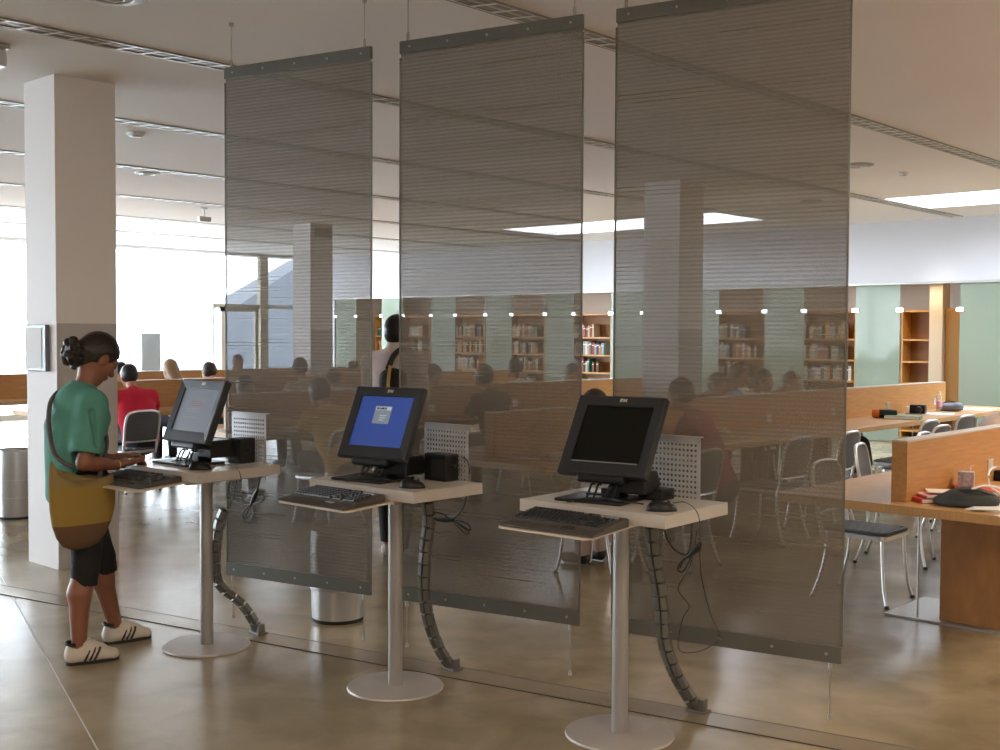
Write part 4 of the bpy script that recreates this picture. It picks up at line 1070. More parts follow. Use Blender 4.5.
    # eyes and brows
    for sx in (-1, 1):
        MB().lathe([(0.0, 0.0), (0.009, 0.001), (0.011, 0.005), (0.0, 0.008)], 14, M=Matrix.Translation(Hd(sx * 0.031, 0.0815, 0.0)) @ Matrix.Rotation(-tilt, 4, 'X') @ Matrix.Rotation(-PI / 2, 4, 'X')).build('eye', mat('eye_dark', (0.03, 0.02, 0.02), 0.2), root, True)
        MB().tube([Hd(sx * 0.015, 0.096, 0.022), Hd(sx * 0.032, 0.091, 0.027), Hd(sx * 0.048, 0.079, 0.022)], 0.003, 6).build('eyebrow', M_hair, root, True)
    MB().tube([Hd(-0.02, 0.088, -0.068), Hd(0, 0.096, -0.067), Hd(0.02, 0.088, -0.068)], 0.0022, 6).build('mouth_line', mat('lip', (0.22, 0.06, 0.05), 0.5), root, True)
    # hair, pulled back to a curly bun
    H = Sdf((-0.16, -0.26, 1.26), (0.16, 0.24, 1.64), 0.0062)
    H.ell(Hd(0, -0.013, 0.028), (0.085, 0.104, 0.098), 0.01, rot)
    H.cap(Hd(0, -0.06, -0.01), Hd(0, -0.055, -0.045), 0.058, 0.042, 0.03)
    H.ell(Hd(0, 0.092, -0.050), (0.10, 0.078, 0.098), 0.012, rot, op='s')
    for sx in (-1, 1): H.ell(Hd(sx * 0.088, 0.008, -0.03), (0.030, 0.034, 0.052), 0.01, rot, op='s')
    rnd = random.Random(3)
    bc = V((0.005, -0.112, 1.475))
    H.cap(Hd(0, -0.08, 0.02), bc, 0.035, 0.03, 0.02)
    H.mesh('hair', mat('womans_hair', (0.020, 0.012, 0.010), 0.38, noise=0.4, scale=50, bump=0.5), root)
    Bn = Sdf((-0.16, -0.30, 1.28), (0.16, 0.05, 1.62), 0.0062)
    Bn.ell(bc, (0.045, 0.034, 0.052), 0.02)
    for _ in range(70):
        a, b = rnd.uniform(0, 2 * PI), rnd.uniform(-1, 1); r_ = math.sqrt(1 - b * b)
        p = bc + V((r_ * math.cos(a) * 0.052, r_ * math.sin(a) * 0.040, b * 0.068)); Bn.ell(p, [rnd.uniform(0.008, 0.017)] * 3, 0.006)
    Bn.mesh('bun', mat('bun_hair', (0.022, 0.014, 0.012), 0.45, noise=0.5, scale=90, bump=0.8), root)
    # green t-shirt
    Sh = Sdf((-0.32, -0.34, 0.62), (0.36, 0.25, 1.40), 0.0065)
    torso(Sh, 0.014, False)
    Sh.cap((0, -0.08, 0.80), (0, -0.085, 1.0), 0.116, 0.098, 0.04, (1, 0, 0), 1.36)
    Sh.cap((0, -0.185, 0.79), (0, -0.175, 1.12), 0.042, 0.052, 0.05, (1, 0, 0), 2.2); Sh.cut((0, 0, 0.735), (0, 0, -1))
    for sh_, el_ in ((shR, elR), (shL, elL)):
        e2 = sh_ + (el_ - sh_) * 0.76; Sh.cap(sh_, e2, 0.062, 0.071, 0.035); Sh.cap(sh_ + V((0, 0.02, -0.06)), sh_ + V((0, 0.025, -0.12)), 0.045, 0.045, 0.03)
        dd = (el_ - sh_) / np.linalg.norm(el_ - sh_); Sh.cap(e2 + dd * 0.066, e2 + dd * 0.16, 0.072, 0.072, 0.004, op='s')
    Sh.cap((0, -0.08, 1.25), (0, -0.055, 1.295), 0.070, 0.060, 0.03); Sh.cap((0, -0.055, 1.305), (0, -0.01, 1.42), 0.052, 0.060, 0.0, op='s')
    # soft folds
    for p, q, r_ in (((0.10, -0.235, 1.16), (0.03, -0.245, 0.96), 0.014), ((0.17, -0.10, 1.06), (0.06, -0.20, 0.98), 0.012), ((-0.02, -0.235, 1.18), (-0.05, -0.25, 0.98), 0.013), ((0.20, -0.12, 1.20), (0.235, -0.12, 1.05), 0.010)):
        Sh.cap(p, q, r_, r_ * 0.6, 0.025, op='s')
    Sh.mesh('shirt', mat('green_cotton', (0.10, 0.32, 0.265), 0.85, noise=0.12, scale=9), root, 2)
    # black knee-length leggings
    Le = Sdf((-0.30, -0.32, 0.25), (0.34, 0.28, 1.0), 0.0065)
    Le.cap(hip, V((0, -0.08, 0.94)), 0.113, 0.10, 0.04, (1, 0, 0), 1.36); Le.ell((0, -0.135, 0.85), (0.145, 0.076, 0.105), 0.05)
    for a, b, c in ((hpR, knR, anR), (hpL, knL, anL)):
        e_ = b + (c - b) * 0.22; Le.cap(a, b, 0.097, 0.064, 0.04); Le.cap(b, e_, 0.062, 0.062, 0.02)
        dd = (c - b) / np.linalg.norm(c - b); Le.cap(e_ + dd * 0.050, e_ + dd * 0.16, 0.075, 0.075, 0.004, op='s')
    Le.mesh('leggings', mat('black_jersey', (0.008, 0.008, 0.010), 0.8), root, 4)
    # trainers with three dark stripes
    for c, ang in ((anR, R(-20)), (anL, R(-12))):
        Mx = Matrix.Translation((c[0], c[1], 0)) @ Matrix.Rotation(ang, 4, 'Z')
        def P(x, y, z): v = Mx @ Vector((x, y, z)); return (v.x, v.y, v.z)
        q = Sdf((c[0] - 0.16, c[1] - 0.14, -0.01), (c[0] + 0.2, c[1] + 0.26, 0.15), 0.005)
        q.cap(P(0, -0.025, 0.045), P(0, 0.05, 0.045), 0.043, 0.042, 0.02); q.cap(P(0, 0.05, 0.045), P(0, 0.150, 0.030), 0.045, 0.034, 0.02, (0, 0, 1), 0.85)
        q.cap(P(0, -0.02, 0.07), P(0, 0.02, 0.075), 0.040, 0.042, 0.01); q.cap(P(0, 0.04, 0.085), P(0, 0.10, 0.055), 0.030, 0.03, 0.02)
        q.cap(P(0, -0.01, 0.10), P(0, 0.0, 0.16), 0.040, 0.046, 0.0, op='s'); q.cut((0, 0, 0.012), (0, 0, -1))
        sh = q.mesh('shoe', M_shoeb, root)
        so = MB(); pts = []
        for i in range(28):
            a = 2 * PI * i / 28; yy = 0.062 + 0.122 * math.sin(a); xx = 0.041 * math.cos(a) * (1 - 0.12 * math.cos(2 * a)); pts.append((xx, yy))
        so.prism(pts, 0.0, 0.016, M=Mx); so.build('sole', M_rubber, sh)
        st = MB()
        for sx in (1, -1):
            for k in range(3):
                y0 = 0.040 + k * 0.022
                pt = [(sx * 0.0455, y0 - 0.020, 0.020), (sx * 0.0475, y0 - 0.010, 0.040), (sx * 0.042, y0 + 0.002, 0.062), (sx * 0.030, y0 + 0.008, 0.076)]
                st.tube([Mx @ Vector(p) for p in pt], 0.0055, 6)
        st.build('stripes', mat('shoe_black', (0.02, 0.02, 0.02), 0.5), sh, True)['kind'] = 'stuff'
        MB().tube([Mx @ Vector((0.036 * math.cos(a), -0.02 + 0.040 * math.sin(a), 0.098 - 0.006 * math.sin(a))) for a in [PI * 1.0 + PI * i / 12 for i in range(13)]], 0.008, 6).build('heel_tab', M_rubber, sh, True)
        lc = MB()
        for k in range(4): lc.tube([Mx @ Vector(p) for p in ((-0.018, 0.065 + k * 0.014, 0.098 - 0.009 * k), (0, 0.07 + k * 0.014, 0.104 - 0.009 * k), (0.018, 0.065 + k * 0.014, 0.098 - 0.009 * k))], 0.003, 5)
        lc.build('laces', M_paper, sh, True)
    # ring and bracelet
    MB().tube([wrR + V((0.027 * math.cos(a), 0.004 * math.cos(a), 0.025 * math.sin(a) + 0.0)) for a in [2 * PI * i / 20 for i in range(20)]], 0.0025, 6, closed=True).build('bracelet', mat('gold', (0.8, 0.55, 0.2), 0.3, 1.0), root, True)
    root.location = (-5.22, 2.75, 0); root.rotation_euler = (0, 0, 0)
    tag(root, 'woman in a green t-shirt and black leggings typing, hair in a bun', 'person')
    return root
woman()
# striped shoulder bag hanging at her side (own thing: carried)
def bag():
    t = thing('shoulder_bag', 'mustard and brown cloth shoulder bag at the hip of the standing woman', 'bag', (-5.22, 2.75, 0))
    def bagm():
        m = mat('bag_cloth', (0.30, 0.20, 0.06), 0.9); nt = m.node_tree; b = nt.nodes['Principled BSDF']
        tc = nt.nodes.new('ShaderNodeTexCoord'); sp = nt.nodes.new('ShaderNodeSeparateXYZ'); r = nt.nodes.new('ShaderNodeValToRGB'); r.color_ramp.interpolation = 'CONSTANT'
        mr = nt.nodes.new('ShaderNodeMapRange'); mr.inputs[1].default_value = 0.50; mr.inputs[2].default_value = 1.02
        nt.links.new(tc.outputs['Object'], sp.inputs[0]); nt.links.new(sp.outputs['Z'], mr.inputs[0]); nt.links.new(mr.outputs[0], r.inputs[0])
        e = r.color_ramp.elements; e[0].position = 0; e[0].color = (0.135, 0.075, 0.040, 1); e[1].position = 0.36; e[1].color = (0.31, 0.205, 0.045, 1)
        q = e.new(0.70); q.color = (0.27, 0.20, 0.075, 1)
        nt.links.new(r.outputs[0], b.inputs['Base Color'])
        n = nt.nodes.new('ShaderNodeTexNoise'); n.inputs['Scale'].default_value = 160; bp = nt.nodes.new('ShaderNodeBump'); bp.inputs['Strength'].default_value = 0.35; bp.inputs['Distance'].default_value = 0.004
        nt.links.new(tc.outputs['Object'], n.inputs['Vector']); nt.links.new(n.outputs['Fac'], bp.inputs['Height']); nt.links.new(bp.outputs[0], b.inputs['Normal'])
        return m
    # bag wraps the right hip: an open-topped curved pouch between x = 0.17 and 0.30
    prof = [(1.00, -0.235, -0.165), (0.97, -0.24, -0.10), (0.94, -0.24, -0.01), (0.915, -0.238, 0.085), (0.86, -0.235, 0.10), (0.78, -0.23, 0.103), (0.70, -0.222, 0.085), (0.63, -0.205, 0.055), (0.585, -0.17, 0.01), (0.56, -0.12, -0.05)]
    rows = [(0.985, -0.215, -0.135, 0.03), (0.95, -0.222, -0.05, 0.045), (0.925, -0.224, 0.035, 0.055), (0.90, -0.225, 0.085, 0.06), (0.84, -0.225, 0.096, 0.07), (0.76, -0.22, 0.094, 0.075), (0.69, -0.21, 0.075, 0.07), (0.63, -0.19, 0.045, 0.055), (0.59, -0.16, 0.01, 0.035), (0.572, -0.12, -0.03, 0.014)]
    vs = []; n = 28; xc = 0.222
    for z, ya, yb, th in rows:
        yc, hw = (ya + yb) / 2, (yb - ya) / 2
        for i in range(n):
            a = 2 * PI * i / n
            cx = math.copysign(abs(math.cos(a)) ** 0.75, math.cos(a)); sx = math.copysign(abs(math.sin(a)) ** 0.9, math.sin(a))
            z_ = z - (0.095, 0.07, 0.04)[rows.index((z, ya, yb, th))] * (1 - abs(cx)) - 0.055 * max(0, cx) if z > 0.92 else z
            vs.append((xc + sx * th * (0.75 if sx < 0 else 1.0) * 0.8, yc - 0.115 + cx * hw, z_ + 0.008 * math.sin(3 * a) * (0 if z < 0.9 else 1)))
    fs = []
    for r_ in range(len(rows) - 1):
        for i in range(n): fs.append((r_ * n + i, (r_ + 1) * n + i, (r_ + 1) * n + (i + 1) % n, r_ * n + (i + 1) % n))
    fs.append(tuple((len(rows) - 1) * n + i for i in range(n - 1, -1, -1))); fs.append(tuple(range(n)))
    MB().add(vs, fs).build('pouch', bagm(), t, 'all')
    ms = mat('strap_grey', (0.10, 0.09, 0.10), 0.8)
    pts = [(0.235, -0.235, 0.955), (0.215, -0.265, 0.975), (0.15, -0.275, 1.01), (0.08, -0.262, 1.08), (0.01, -0.235, 1.17), (-0.05, -0.19, 1.25), (-0.085, -0.12, 1.29), (-0.09, -0.05, 1.26), (-0.06, 0.01, 1.20), (0.0, 0.04, 1.13), (0.08, 0.02, 1.04), (0.15, -0.04, 0.96), (0.205, -0.09, 0.86)]
    MB().tube(smooth_path(pts, 6), 0.011, 8).build('strap', ms, t, True)
    return t
bag()

# ------------------------------------------------------------------ the man walking away behind the screens
def man():
    V = np.array; h = 0.010
    lo, hi = (-0.34, -0.34, -0.005), (0.34, 0.40, 1.80)
    B = Sdf(lo, hi, h)
    hd = V((0, 0.03, 1.63)); sh = [V((-0.185, -0.01, 1.42)), V((0.185, -0.01, 1.42))]; el = [V((-0.225, 0.0, 1.13)), V((0.225, 0.0, 1.13))]; wr = [V((-0.20, 0.14, 0.93)), V((0.20, 0.14, 0.93))]
    kn = [V((-0.10, 0.06, 0.49)), V((0.10, -0.02, 0.49))]; an = [V((-0.11, 0.10, 0.09)), V((0.11, -0.12, 0.09))]
    def torso(S_, e=0.0):
        S_.cap((0, 0, 0.93), (0, 0, 1.12), 0.118 + e, 0.11 + e, 0.04, (1, 0, 0), 1.35); S_.cap((0, 0, 1.12), (0, -0.01, 1.36), 0.11 + e, 0.118 + e, 0.04, (1, 0, 0), 1.5)
        for k in (0, 1): S_.cap((0, -0.01, 1.44), sh[k], 0.062 + e, 0.06 + e, 0.05)
    def legs(S_, e=0.0):
        for k in (0, 1):
            sx = -1 if k == 0 else 1
            S_.cap((sx * 0.09, 0, 0.90), kn[k], 0.09 + e, 0.06 + e, 0.03); S_.cap(kn[k], an[k], 0.058 + e, 0.04 + e, 0.03)
    torso(B); legs(B)
    B.cap((0, 0, 1.45), (0, 0.02, 1.55), 0.06, 0.055, 0.03); B.ell(hd, (0.076, 0.095, 0.118), 0.02); B.cap(hd + (0, 0.09, 0), hd + (0, 0.11, -0.03), 0.01, 0.014, 0.012)
    for sx in (-1, 1): B.ell(hd + (sx * 0.078, -0.005, -0.01), (0.012, 0.02, 0.032), 0.006)
    for k in (0, 1):
        dx = -1 if k == 0 else 1
        B.cap(sh[k], el[k], 0.05, 0.042, 0.02); B.cap(el[k], wr[k], 0.04, 0.028, 0.02)
        d = (wr[k] - el[k]); d = d / np.linalg.norm(d); B.cap(wr[k], wr[k] + d * 0.07, 0.034, 0.036, 0.01, (1, 0, 0), 0.55)
        for q in range(4):
            p0 = wr[k] + d * 0.085 + V((0, -0.026 + 0.018 * q, 0.010 * q - 0.012)); B.cap(p0, p0 + d * 0.055 + V((-dx * 0.015, 0, -0.01)), 0.010, 0.009, 0.004)
        B.cap(wr[k] + d * 0.03 + V((-dx * 0.01, 0.02, 0.01)), wr[k] + d * 0.075 + V((-dx * 0.02, 0.045, 0.01)), 0.012, 0.010, 0.006)
        B.cap(an[k] + V((0, -0.02, -0.04)), an[k] + V((0, 0.13, -0.05)), 0.036, 0.03, 0.02)
    root = B.mesh('person', M_skin, None)
    C = Sdf(lo, hi, h); torso(C, 0.016); C.cap((0, 0, 0.90), (0, 0, 0.98), 0.135, 0.13, 0.03, (1, 0, 0), 1.35)
    for k in (0, 1): C.cap(sh[k], sh[k] + (el[k] - sh[k]) * 0.8, 0.072, 0.062, 0.03)
    C.cap((0, 0, 1.45), (0, 0.01, 1.53), 0.085, 0.068, 0.02); C.mesh('shirt', mat('pink_white_shirt', (0.72, 0.60, 0.57), 0.85, noise=0.12, scale=10), root, 1)
    Tt = Sdf(lo, hi, h); Tt.cap((0, 0, 0.88), (0, 0, 0.97), 0.125, 0.12, 0.03, (1, 0, 0), 1.35); legs(Tt, 0.018); Tt.cut((0, 0, 0.10), (0, 0, -1)); Tt.mesh('trousers', mat('black_trousers', (0.012, 0.012, 0.014), 0.8), root)
    Hh = Sdf((-0.14, -0.14, 1.45), (0.14, 0.2, 1.80), 0.008); Hh.ell(hd + (0, -0.012, 0.02), (0.090, 0.106, 0.116), 0.01); Hh.ell(hd + (0, 0.10, -0.06), (0.08, 0.08, 0.10), 0.012, op='s'); Hh.cut(hd + (0, 0, -0.085), (0, 0, -1)); Hh.mesh('hair', M_hair, root)
    for k in (0, 1):
        q = Sdf(an[k] - V((0.07, 0.1, 0.1)), an[k] + V((0.07, 0.2, 0.06)), 0.008); q.cap(an[k] + V((0, -0.02, -0.045)), an[k] + V((0, 0.14, -0.055)), 0.046, 0.036, 0.02); q.cut((0, 0, 0.0), (0, 0, -1)); q.mesh('shoe', M_shoeb, root)
    p = at(372, 566)
    hp = onx(400, 330, p.x)
    root.location = (-5.955, 5.37, 0); root.rotation_euler = (0, 0, R(18)); root.scale = (0.97, 0.97, 0.968)
    tag(root, 'man in a pale pinkish shirt walking away between the left and middle screens', 'person')
    b = thing('backpack', 'black and mustard backpack slung on the back of the walking man', 'backpack', root.location, R(18)); b.scale = (0.97, 0.97, 0.968)
    q = Sdf((-0.1, -0.36, 0.95), (0.28, -0.05, 1.5), 0.009)
    q.cap((0.10, -0.21, 1.06), (0.10, -0.20, 1.32), 0.075, 0.065, 0.02, (1, 0, 0), 1.6); q.mesh('pack', mat('pack_black', (0.015, 0.014, 0.013), 0.8), b)
    MB().tube(smooth_path([(0.10, -0.285, 1.0), (0.11, -0.292, 1.15), (0.11, -0.28, 1.30), (0.10, -0.24, 1.40)], 5), 0.012, 8).build('trim', mat('pack_mustard', (0.40, 0.24, 0.05), 0.8), b, True)
    MB().tube(smooth_path([(0.06, -0.20, 1.38), (0.06, -0.12, 1.47), (0.08, -0.03, 1.515), (0.10, 0.06, 1.49), (0.13, 0.13, 1.38), (0.15, 0.14, 1.22), (0.17, 0.06, 1.08), (0.17, -0.1, 1.05)], 6), 0.02, 8).build('shoulder_strap', mat('pack_black', (0.015, 0.014, 0.013), 0.8), b, True)
man()

# ------------------------------------------------------------------ bookcases behind the glazed partition
def bookcase(xc, w, label, group='oak bookcases beyond the glass'):
    t = thing('bookcase', label, 'bookcase', (xc, 17.5, 0), 0, group)
    H = 1.98; hw = w / 2
    for sx in (-1, 1): MB().box((sx * hw - 0.0125, 0, 0), (sx * hw + 0.0125, 0.32, H)).build('side_panel', M_case, t)
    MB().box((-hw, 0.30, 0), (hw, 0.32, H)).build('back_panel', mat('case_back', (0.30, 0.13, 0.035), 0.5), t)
    for z in SHELF + (H - 0.03,): MB().box((-hw + 0.0125, 0.0, z), (hw - 0.0125, 0.30, z + 0.03)).build('shelf', M_case, t)
    return t
SHELF = (0.08, 0.45, 0.82, 1.16, 1.50)
SPINES = [('cream', (0.55, 0.47, 0.34)), ('white', (0.66, 0.62, 0.55)), ('red', (0.32, 0.06, 0.04)), ('dark green', (0.05, 0.15, 0.10)), ('navy', (0.03, 0.05, 0.14)), ('brown', (0.20, 0.10, 0.05)), ('grey', (0.30, 0.30, 0.30)), ('orange', (0.62, 0.26, 0.05)), ('pale blue', (0.35, 0.48, 0.55)), ('black', (0.02, 0.02, 0.02))]
BK = []
for nm, c in SPINES:
    m = MB(); m.box((0, 0, 0), (1, 0.04, 1), 0); m.box((0, 0.04, 0), (0.1, 1, 1), 0); m.box((0.9, 0.04, 0), (1, 1, 1), 0); m.box((0.1, 0.04, 0.02), (0.9, 0.97, 0.98), 1); m.box((0.02, -0.01, 0.72), (0.98, 0.0, 0.80), 1)
    me = m.build('book_template', [mat('spine_' + nm.replace(' ', '_'), c, 0.6), M_paper]); BK.append((nm, me.data)); bpy.data.objects.remove(me)
ORD = ['first', 'second', 'third', 'fourth', 'fifth', 'sixth', 'seventh', 'eighth', 'ninth', 'tenth', 'eleventh', 'twelfth', 'thirteenth', 'fourteenth', 'fifteenth', 'sixteenth']
rb = random.Random(11)
def books(xc, w, place, density=1.0, shelves=((4, 'top'), (3, 'second'), (2, 'third'), (1, 'fourth'))):
    for si, sn in shelves:
        x = xc - w / 2 + 0.03; k = 0; fill = rb.uniform(0.55, 0.98) * density
        while x < xc - w / 2 + w * fill and k < 14:
            th = rb.uniform(0.040, 0.070); hh = rb.uniform(0.19, 0.27); dp = rb.uniform(0.15, 0.21); ci = rb.choice([0, 0, 0, 0, 1, 5, 5, 5, 6, 6, 7, 2, 9, 4, 3, 8])
            nm, me = BK[ci]
            o = bpy.data.objects.new('book', me); link(o); o.location = (x, 17.54 + rb.uniform(0, 0.02), SHELF[si] + 0.03); o.scale = (th, dp, hh)
            tag(o, '%s book, %s from left on %s shelf, %s' % (nm, ORD[k], sn, place), 'book', 'books on the %s shelf of the %s' % (sn, place))
            x += th + rb.choice([0.001, 0.002, 0.003, 0.06]) * (1 if rb.random() < 0.9 else 1); k += 1
BC = [(-7.36, 'empty-looking bookcase in the open bay right of the rightmost screen', 'far right bookcase', 0.0),
      (-8.85, 'bookcase with spaced books behind the right part of the rightmost screen', 'bookcase by the right screen edge', 1.0),
      (-10.48, 'bookcase just right of the far column, seen through the rightmost screen', 'bookcase beside the far column', 1.0),
      (-13.78, 'bookcase in the gap between the middle and rightmost screens', 'bookcase between two screens', 0.9),
      (-15.45, 'bookcase seen through the right part of the middle screen', 'bookcase behind the middle screen', 1.0),
      (-17.1, 'bookcase seen through the centre of the middle screen', 'bookcase at mid middle screen', 1.0),
      (-18.75, 'bookcase seen through the left edge of the middle screen', 'bookcase by the middle screen edge', 0.7),
      (-20.35, 'bookcase in the gap between the leftmost and middle screens', 'bookcase behind the walking man', 0.8)]
for xc, lab, pl, dn in BC[:-1]:
    bookcase(xc, 0.98 if dn else 0.44, lab)
    if dn: books(xc, 0.98, pl, dn)
bookcase(-19.72, 0.72, BC[-1][1]); books(-19.72, 0.72, BC[-1][2], 0.95, ((4, 'top'), (3, 'second')))
# pier and tall cupboard in the right-hand bay
struct(MB().box((-7.12, 17.42, 0), (-6.92, 17.7, 2.44)).build('column', mat('pier_paint', (0.80, 0.62, 0.45), 0.7)))
t = thing('tall_cupboard', 'tall plain oak cupboard right of the pale pier in the right-hand bay', 'cupboard', (-6.63, 17.5, 0))
MB().box((-0.28, 0.02, 0), (0.28, 0.4, 2.0)).build('body', M_case, t); MB().box((-0.27, 0, 0.02), (0.0, 0.02, 1.98)).build('door', M_wood, t); MB().box((0.005, 0, 0.02), (0.27, 0.02, 1.98)).build('door', M_wood, t)
# tubes on the alcove ceiling
for i, x in enumerate((-7.3, -8.9, -10.5, -13.8, -15.4, -17.0)):
    t = thing('strip_light', ['strip light above the bay right of the rightmost screen', 'strip light above the bay at the right screen edge', 'strip light above the bay beside the far column', 'strip light above the bay between two screens', 'strip light above a bay behind the middle screen, right one', 'strip light above a bay behind the middle screen, left one'][i], 'light', (x, 16.9, 2.44), 0, 'strip lights beyond the glass')
    MB().box((-0.42, -0.05, -0.03), (0.42, 0.05, 0)).build('housing', M_white, t, bevel=0.004)
    MB().tube([(-0.40, 0, -0.04), (0.40, 0, -0.04)], 0.016, 10).build('tube', mat('warm_tube', (0.9, 0.85, 0.7), 0.3, emit=(1.0, 0.86, 0.62), es=2.2), t, True)

# ------------------------------------------------------------------ things lying on the desks
DZ = 0.74
def item(nm, lab, cat, x, y, rz=0, z=DZ, group=None): return thing(nm, lab, cat, (x, y, z), rz, group)
def onz(px, py): v = at(px, py, DZ); return v.x, v.y
def booklet(px, py, w, d, h, c, nm, lab, rz, z=DZ, cat='book'):
    v = at(px, py, z); t = item(nm, lab, cat, v.x, v.y, rz, z)
    MB().box((-w / 2, -d / 2, 0), (w / 2, d / 2, h), 0).build('cover', c, t, bevel=0.002)
    MB().box((-w / 2 + 0.004, -d / 2 - 0.001, h * 0.15), (w / 2 - 0.004, d / 2 - 0.004, h * 0.85)).build('pages', M_paper, t)
    return t
def sheet(px, py, w, d, rz, lab, z=DZ, n=3, nm='paper_sheet'):
    v = at(px, py, z); m = MB()
    for k in range(n):
        Mx = Matrix.Rotation(0.06 * k, 4, 'Z'); m.box((-w / 2, -d / 2, 0.0015 * k), (w / 2, d / 2, 0.0015 * (k + 1)), M=Mx)
    o = m.build(nm, M_paper); o.location = (v.x, v.y, z); o.rotation_euler = (0, 0, rz); return tag(o, lab, 'paper')
def bottle(px, py, lab, h=0.22, X=None):
    v = at(px, py, DZ); t = item('water_bottle', lab, 'bottle', v.x, v.y)
    MB().lathe([(0.030, 0), (0.033, 0.01), (0.033, h * 0.6), (0.026, h * 0.75), (0.013, h * 0.88), (0.013, h * 0.93)], 20).build('body', M_pet, t, True)
    MB().lathe([(0.0338, h * 0.2), (0.0338, h * 0.5)], 20).build('label', mat('bottle_label', (0.80, 0.45, 0.62), 0.5), t, True)
    MB().lathe([(0.016, h * 0.93), (0.016, h), (0.0, h)], 16).build('cap', M_paper, t, True)
    return t
bottle(939, 411, 'clear water bottle with a pink label on the second desk')
bottle(693, 438, 'clear bottle behind the shoulder of the person in burgundy', 0.24)
t = item('pencil_case', 'orange and black pencil case on the second desk', 'pencil case', *onz(884, 418), 0.5)
MB().lathe([(0.0, -0.12), (0.035, -0.115), (0.045, -0.09), (0.045, -0.05)], 16, M=Matrix.Translation((0, 0, 0.045)) @ Matrix.Rotation(PI / 2, 4, 'Y')).build('orange_end', mat('orange_cloth', (0.65, 0.16, 0.03), 0.7), t, True)
MB().lathe([(0.044, -0.05), (0.046, 0.05), (0.042, 0.12), (0.0, 0.13)], 16, M=Matrix.Translation((0, 0, 0.045)) @ Matrix.Rotation(PI / 2, 4, 'Y')).build('body', M_black, t, True)
booklet(888, 411, 0.22, 0.16, 0.03, mat('pink_cover', (0.65, 0.15, 0.35), 0.5), 'notebook', 'pink notebook lying behind the orange pencil case', 0.7)
booklet(903, 419, 0.34, 0.22, 0.035, mat('green_cover', (0.10, 0.25, 0.17), 0.5), 'book', 'closed green book lying right of the orange pencil case', 0.3)
sheet(906, 411, 0.3, 0.2, 0.4, 'white sheet lying against the divider behind the green book')
t = item('camera_case', 'small black and white object like a camera on the second desk', 'camera', *onz(920, 414), 0.2)
MB().box((-0.10, -0.05, 0), (0.06, 0.05, 0.10)).build('body', M_black, t, bevel=0.01); MB().box((-0.14, -0.06, 0), (-0.10, 0.04, 0.08)).build('white_side', M_paper, t, bevel=0.005)
MB().lathe([(0.035, 0), (0.03, 0.05)], 16, M=Matrix.Translation((0, -0.05, 0.05)) @ Matrix.Rotation(PI / 2, 4, 'X')).build('lens', M_char, t, True)
sheet(932, 414, 0.42, 0.3, 0.2, 'white open papers in front of the pink-labelled bottle', n=4)
sheet(965, 409, 0.6, 0.35, 0.1, 'white papers spread at the far end of the second desk', n=4)
t = item('soft_bag', 'blue-grey soft bag beside the pink-labelled bottle', 'bag', *onz(950, 411))
q = Sdf((-0.2, -0.15, -0.01), (0.2, 0.15, 0.15), 0.008); q.ell((0, 0, 0.04), (0.15, 0.09, 0.05), 0.02); q.ell((0.08, 0, 0.06), (0.06, 0.06, 0.04), 0.02); q.cut((0, 0, 0), (0, 0, -1)); q.mesh('body', mat('bag_blue_grey', (0.16, 0.19, 0.25), 0.7), t)
MB().tube(smooth_path([(-0.1, 0, 0.07), (-0.03, 0.02, 0.11), (0.05, 0, 0.10)], 5), 0.006, 6).build('handle', M_char, t, True)
t = item('crumpled_tissue', 'crumpled white paper near the bottle behind the person in burgundy', 'paper', *onz(722, 436))
q = Sdf((-0.1, -0.1, -0.01), (0.1, 0.1, 0.12), 0.008)
for k in range(9): q.ell((rb.uniform(-0.05, 0.05), rb.uniform(-0.04, 0.04), rb.uniform(0.02, 0.06)), (0.028, 0.014, 0.022), 0.006)
q.cut((0, 0, 0), (0, 0, -1)); q.mesh('paper', M_paper, t)
# on the near desk
t = item('folded_jacket', 'dark grey folded jacket or bag on the near desk', 'bag', *onz(968, 506), 0.0)
q = Sdf((-0.26, -0.2, -0.01), (0.26, 0.2, 0.18), 0.008); q.ell((0, 0, 0.03), (0.12, 0.09, 0.065), 0.03, rot=[[math.cos(0.6), -math.sin(0.6), 0], [math.sin(0.6), math.cos(0.6), 0], [0, 0, 1]]); q.ell((-0.07, -0.03, 0.02), (0.09, 0.06, 0.035), 0.03); q.ell((0.08, 0.03, 0.03), (0.06, 0.06, 0.04), 0.03); q.cut((0, 0, 0), (0, 0, -1))
q.mesh('body', mat('jacket_grey', (0.055, 0.062, 0.065), 0.8, noise=0.2, scale=20), t)
MB().tube(smooth_path([(-0.10, -0.04, 0.055), (-0.02, -0.06, 0.08), (0.06, -0.04, 0.085), (0.12, 0.02, 0.06)], 6), 0.005, 6).build('seam', M_rubber, t, True)
booklet(938, 500, 0.30, 0.22, 0.022, mat('red_cover', (0.62, 0.05, 0.05), 0.45), 'folder', 'red folder under the dark grey jacket on the near desk', 0.9, cat='folder')
booklet(985, 494, 0.30, 0.24, 0.03, mat('scarlet_cover', (0.66, 0.07, 0.04), 0.45), 'folder', 'scarlet folder behind the dark grey jacket', 0.5, cat='folder')
booklet(941, 496, 0.22, 0.16, 0.012, mat('pink_page', (0.75, 0.42, 0.45), 0.6), 'notebook', 'pale pink notebook lying on top of the red folder', 0.8, z=0.765)
sheet(950, 492, 0.22, 0.15, 0.4, 'cream papers lying on the pale pink notebook', z=0.785)
t = item('drinks_carton', 'small white and blue drinks carton on the near desk', 'carton', *onz(966, 492), 0.3)
MB().box((-0.04, -0.03, 0), (0.04, 0.03, 0.11)).build('body', mat('carton', (0.62, 0.64, 0.66), 0.5, noise=0.5, scale=45, col2=(0.2, 0.3, 0.42)), t, bevel=0.003)
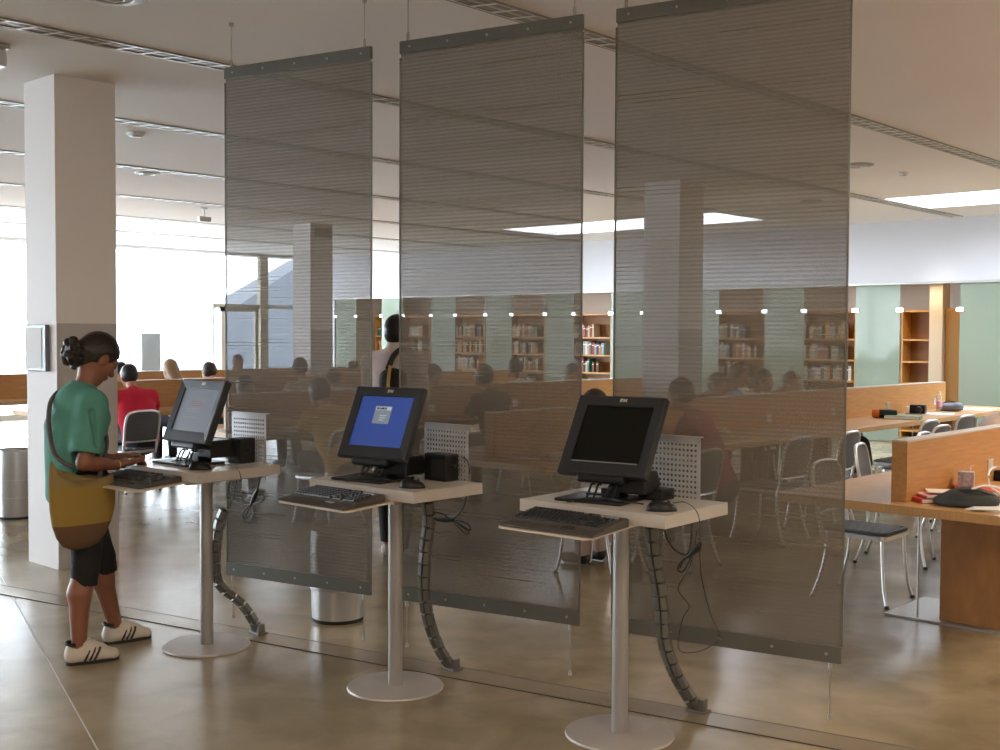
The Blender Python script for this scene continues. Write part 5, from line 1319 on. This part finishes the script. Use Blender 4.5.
MB().tube([(0.02, 0, 0.11), (0.022, 0.005, 0.14), (0.035, 0.005, 0.145)], 0.003, 6).build('straw', M_paper, t, True)
sheet(996, 508, 0.24, 0.30, 0.2, 'white papers at the right edge on the near desk', n=8)
a = at(975, 492, 0.80)
cable([[at(972, 489, 0.83), at(984, 486, 0.84), at(996, 487, 0.83), at(1010, 492, 0.80)], [at(988, 476, 0.86), at(990, 470, 0.88), at(996, 467, 0.89), at(1004, 468, 0.89), at(1010, 478, 0.85)], [at(988, 478, 0.86), at(990, 486, 0.82), at(1000, 493, 0.78), at(1008, 494, 0.76)]], 'white looping cable on the near desk', 0.006, 'power_cable', 'cable', M_paper)
t = thing('mains_charger', 'black plug on the divider of the near desk', 'charger', (-2.38, onx(997, 476, -2.37).y, onx(997, 476, -2.37).z))
MB().box((0, -0.03, -0.035), (0.05, 0.03, 0.035)).build('body', M_black, t, bevel=0.008); MB().lathe([(0.01, 0), (0.006, 0.03)], 10, M=Matrix.Translation((0.05, 0, 0)) @ Matrix.Rotation(PI / 2, 4, 'Y')).build('cord_relief', M_rubber, t, True)
# dark rucksack on the floor under the second desk and on a chair
t = thing('rucksack', 'black rucksack on the floor below the second desk', 'bag', (at(858, 472).x, at(858, 472).y, 0))
q = Sdf((-0.25, -0.2, -0.01), (0.25, 0.2, 0.5), 0.012); q.cap((0, 0, 0.12), (0, 0, 0.32), 0.14, 0.11, 0.03, (1, 0, 0), 1.2); q.ell((0.05, -0.1, 0.15), (0.1, 0.06, 0.09), 0.02); q.cut((0, 0, 0.0), (0, 0, -1)); q.mesh('body', M_denim, t)
MB().tube(smooth_path([(-0.05, 0, 0.43), (0, 0, 0.48), (0.05, 0, 0.43)], 5), 0.01, 6).build('handle', M_rubber, t, True)
booklet(562, 441, 0.20, 0.28, 0.012, mat('lime_cover', (0.35, 0.50, 0.06), 0.5), 'folder', 'lime green folder beside the person in the striped shirt', 0.4, z=DZ, cat='folder')
booklet(312, 432, 0.30, 0.22, 0.03, mat('dark_book', (0.04, 0.05, 0.06), 0.5), 'book', 'dark book in front of the person in the yellow shirt', 0.2, z=DZ)
booklet(530, 458, 0.22, 0.3, 0.02, mat('mauve_cover', (0.5, 0.18, 0.22), 0.5), 'notebook', 'reddish notebook on the second desk behind the middle screen', 0.5, z=DZ)
sheet(548, 455, 0.22, 0.3, 0.3, 'cream sheet near the person in the striped shirt')
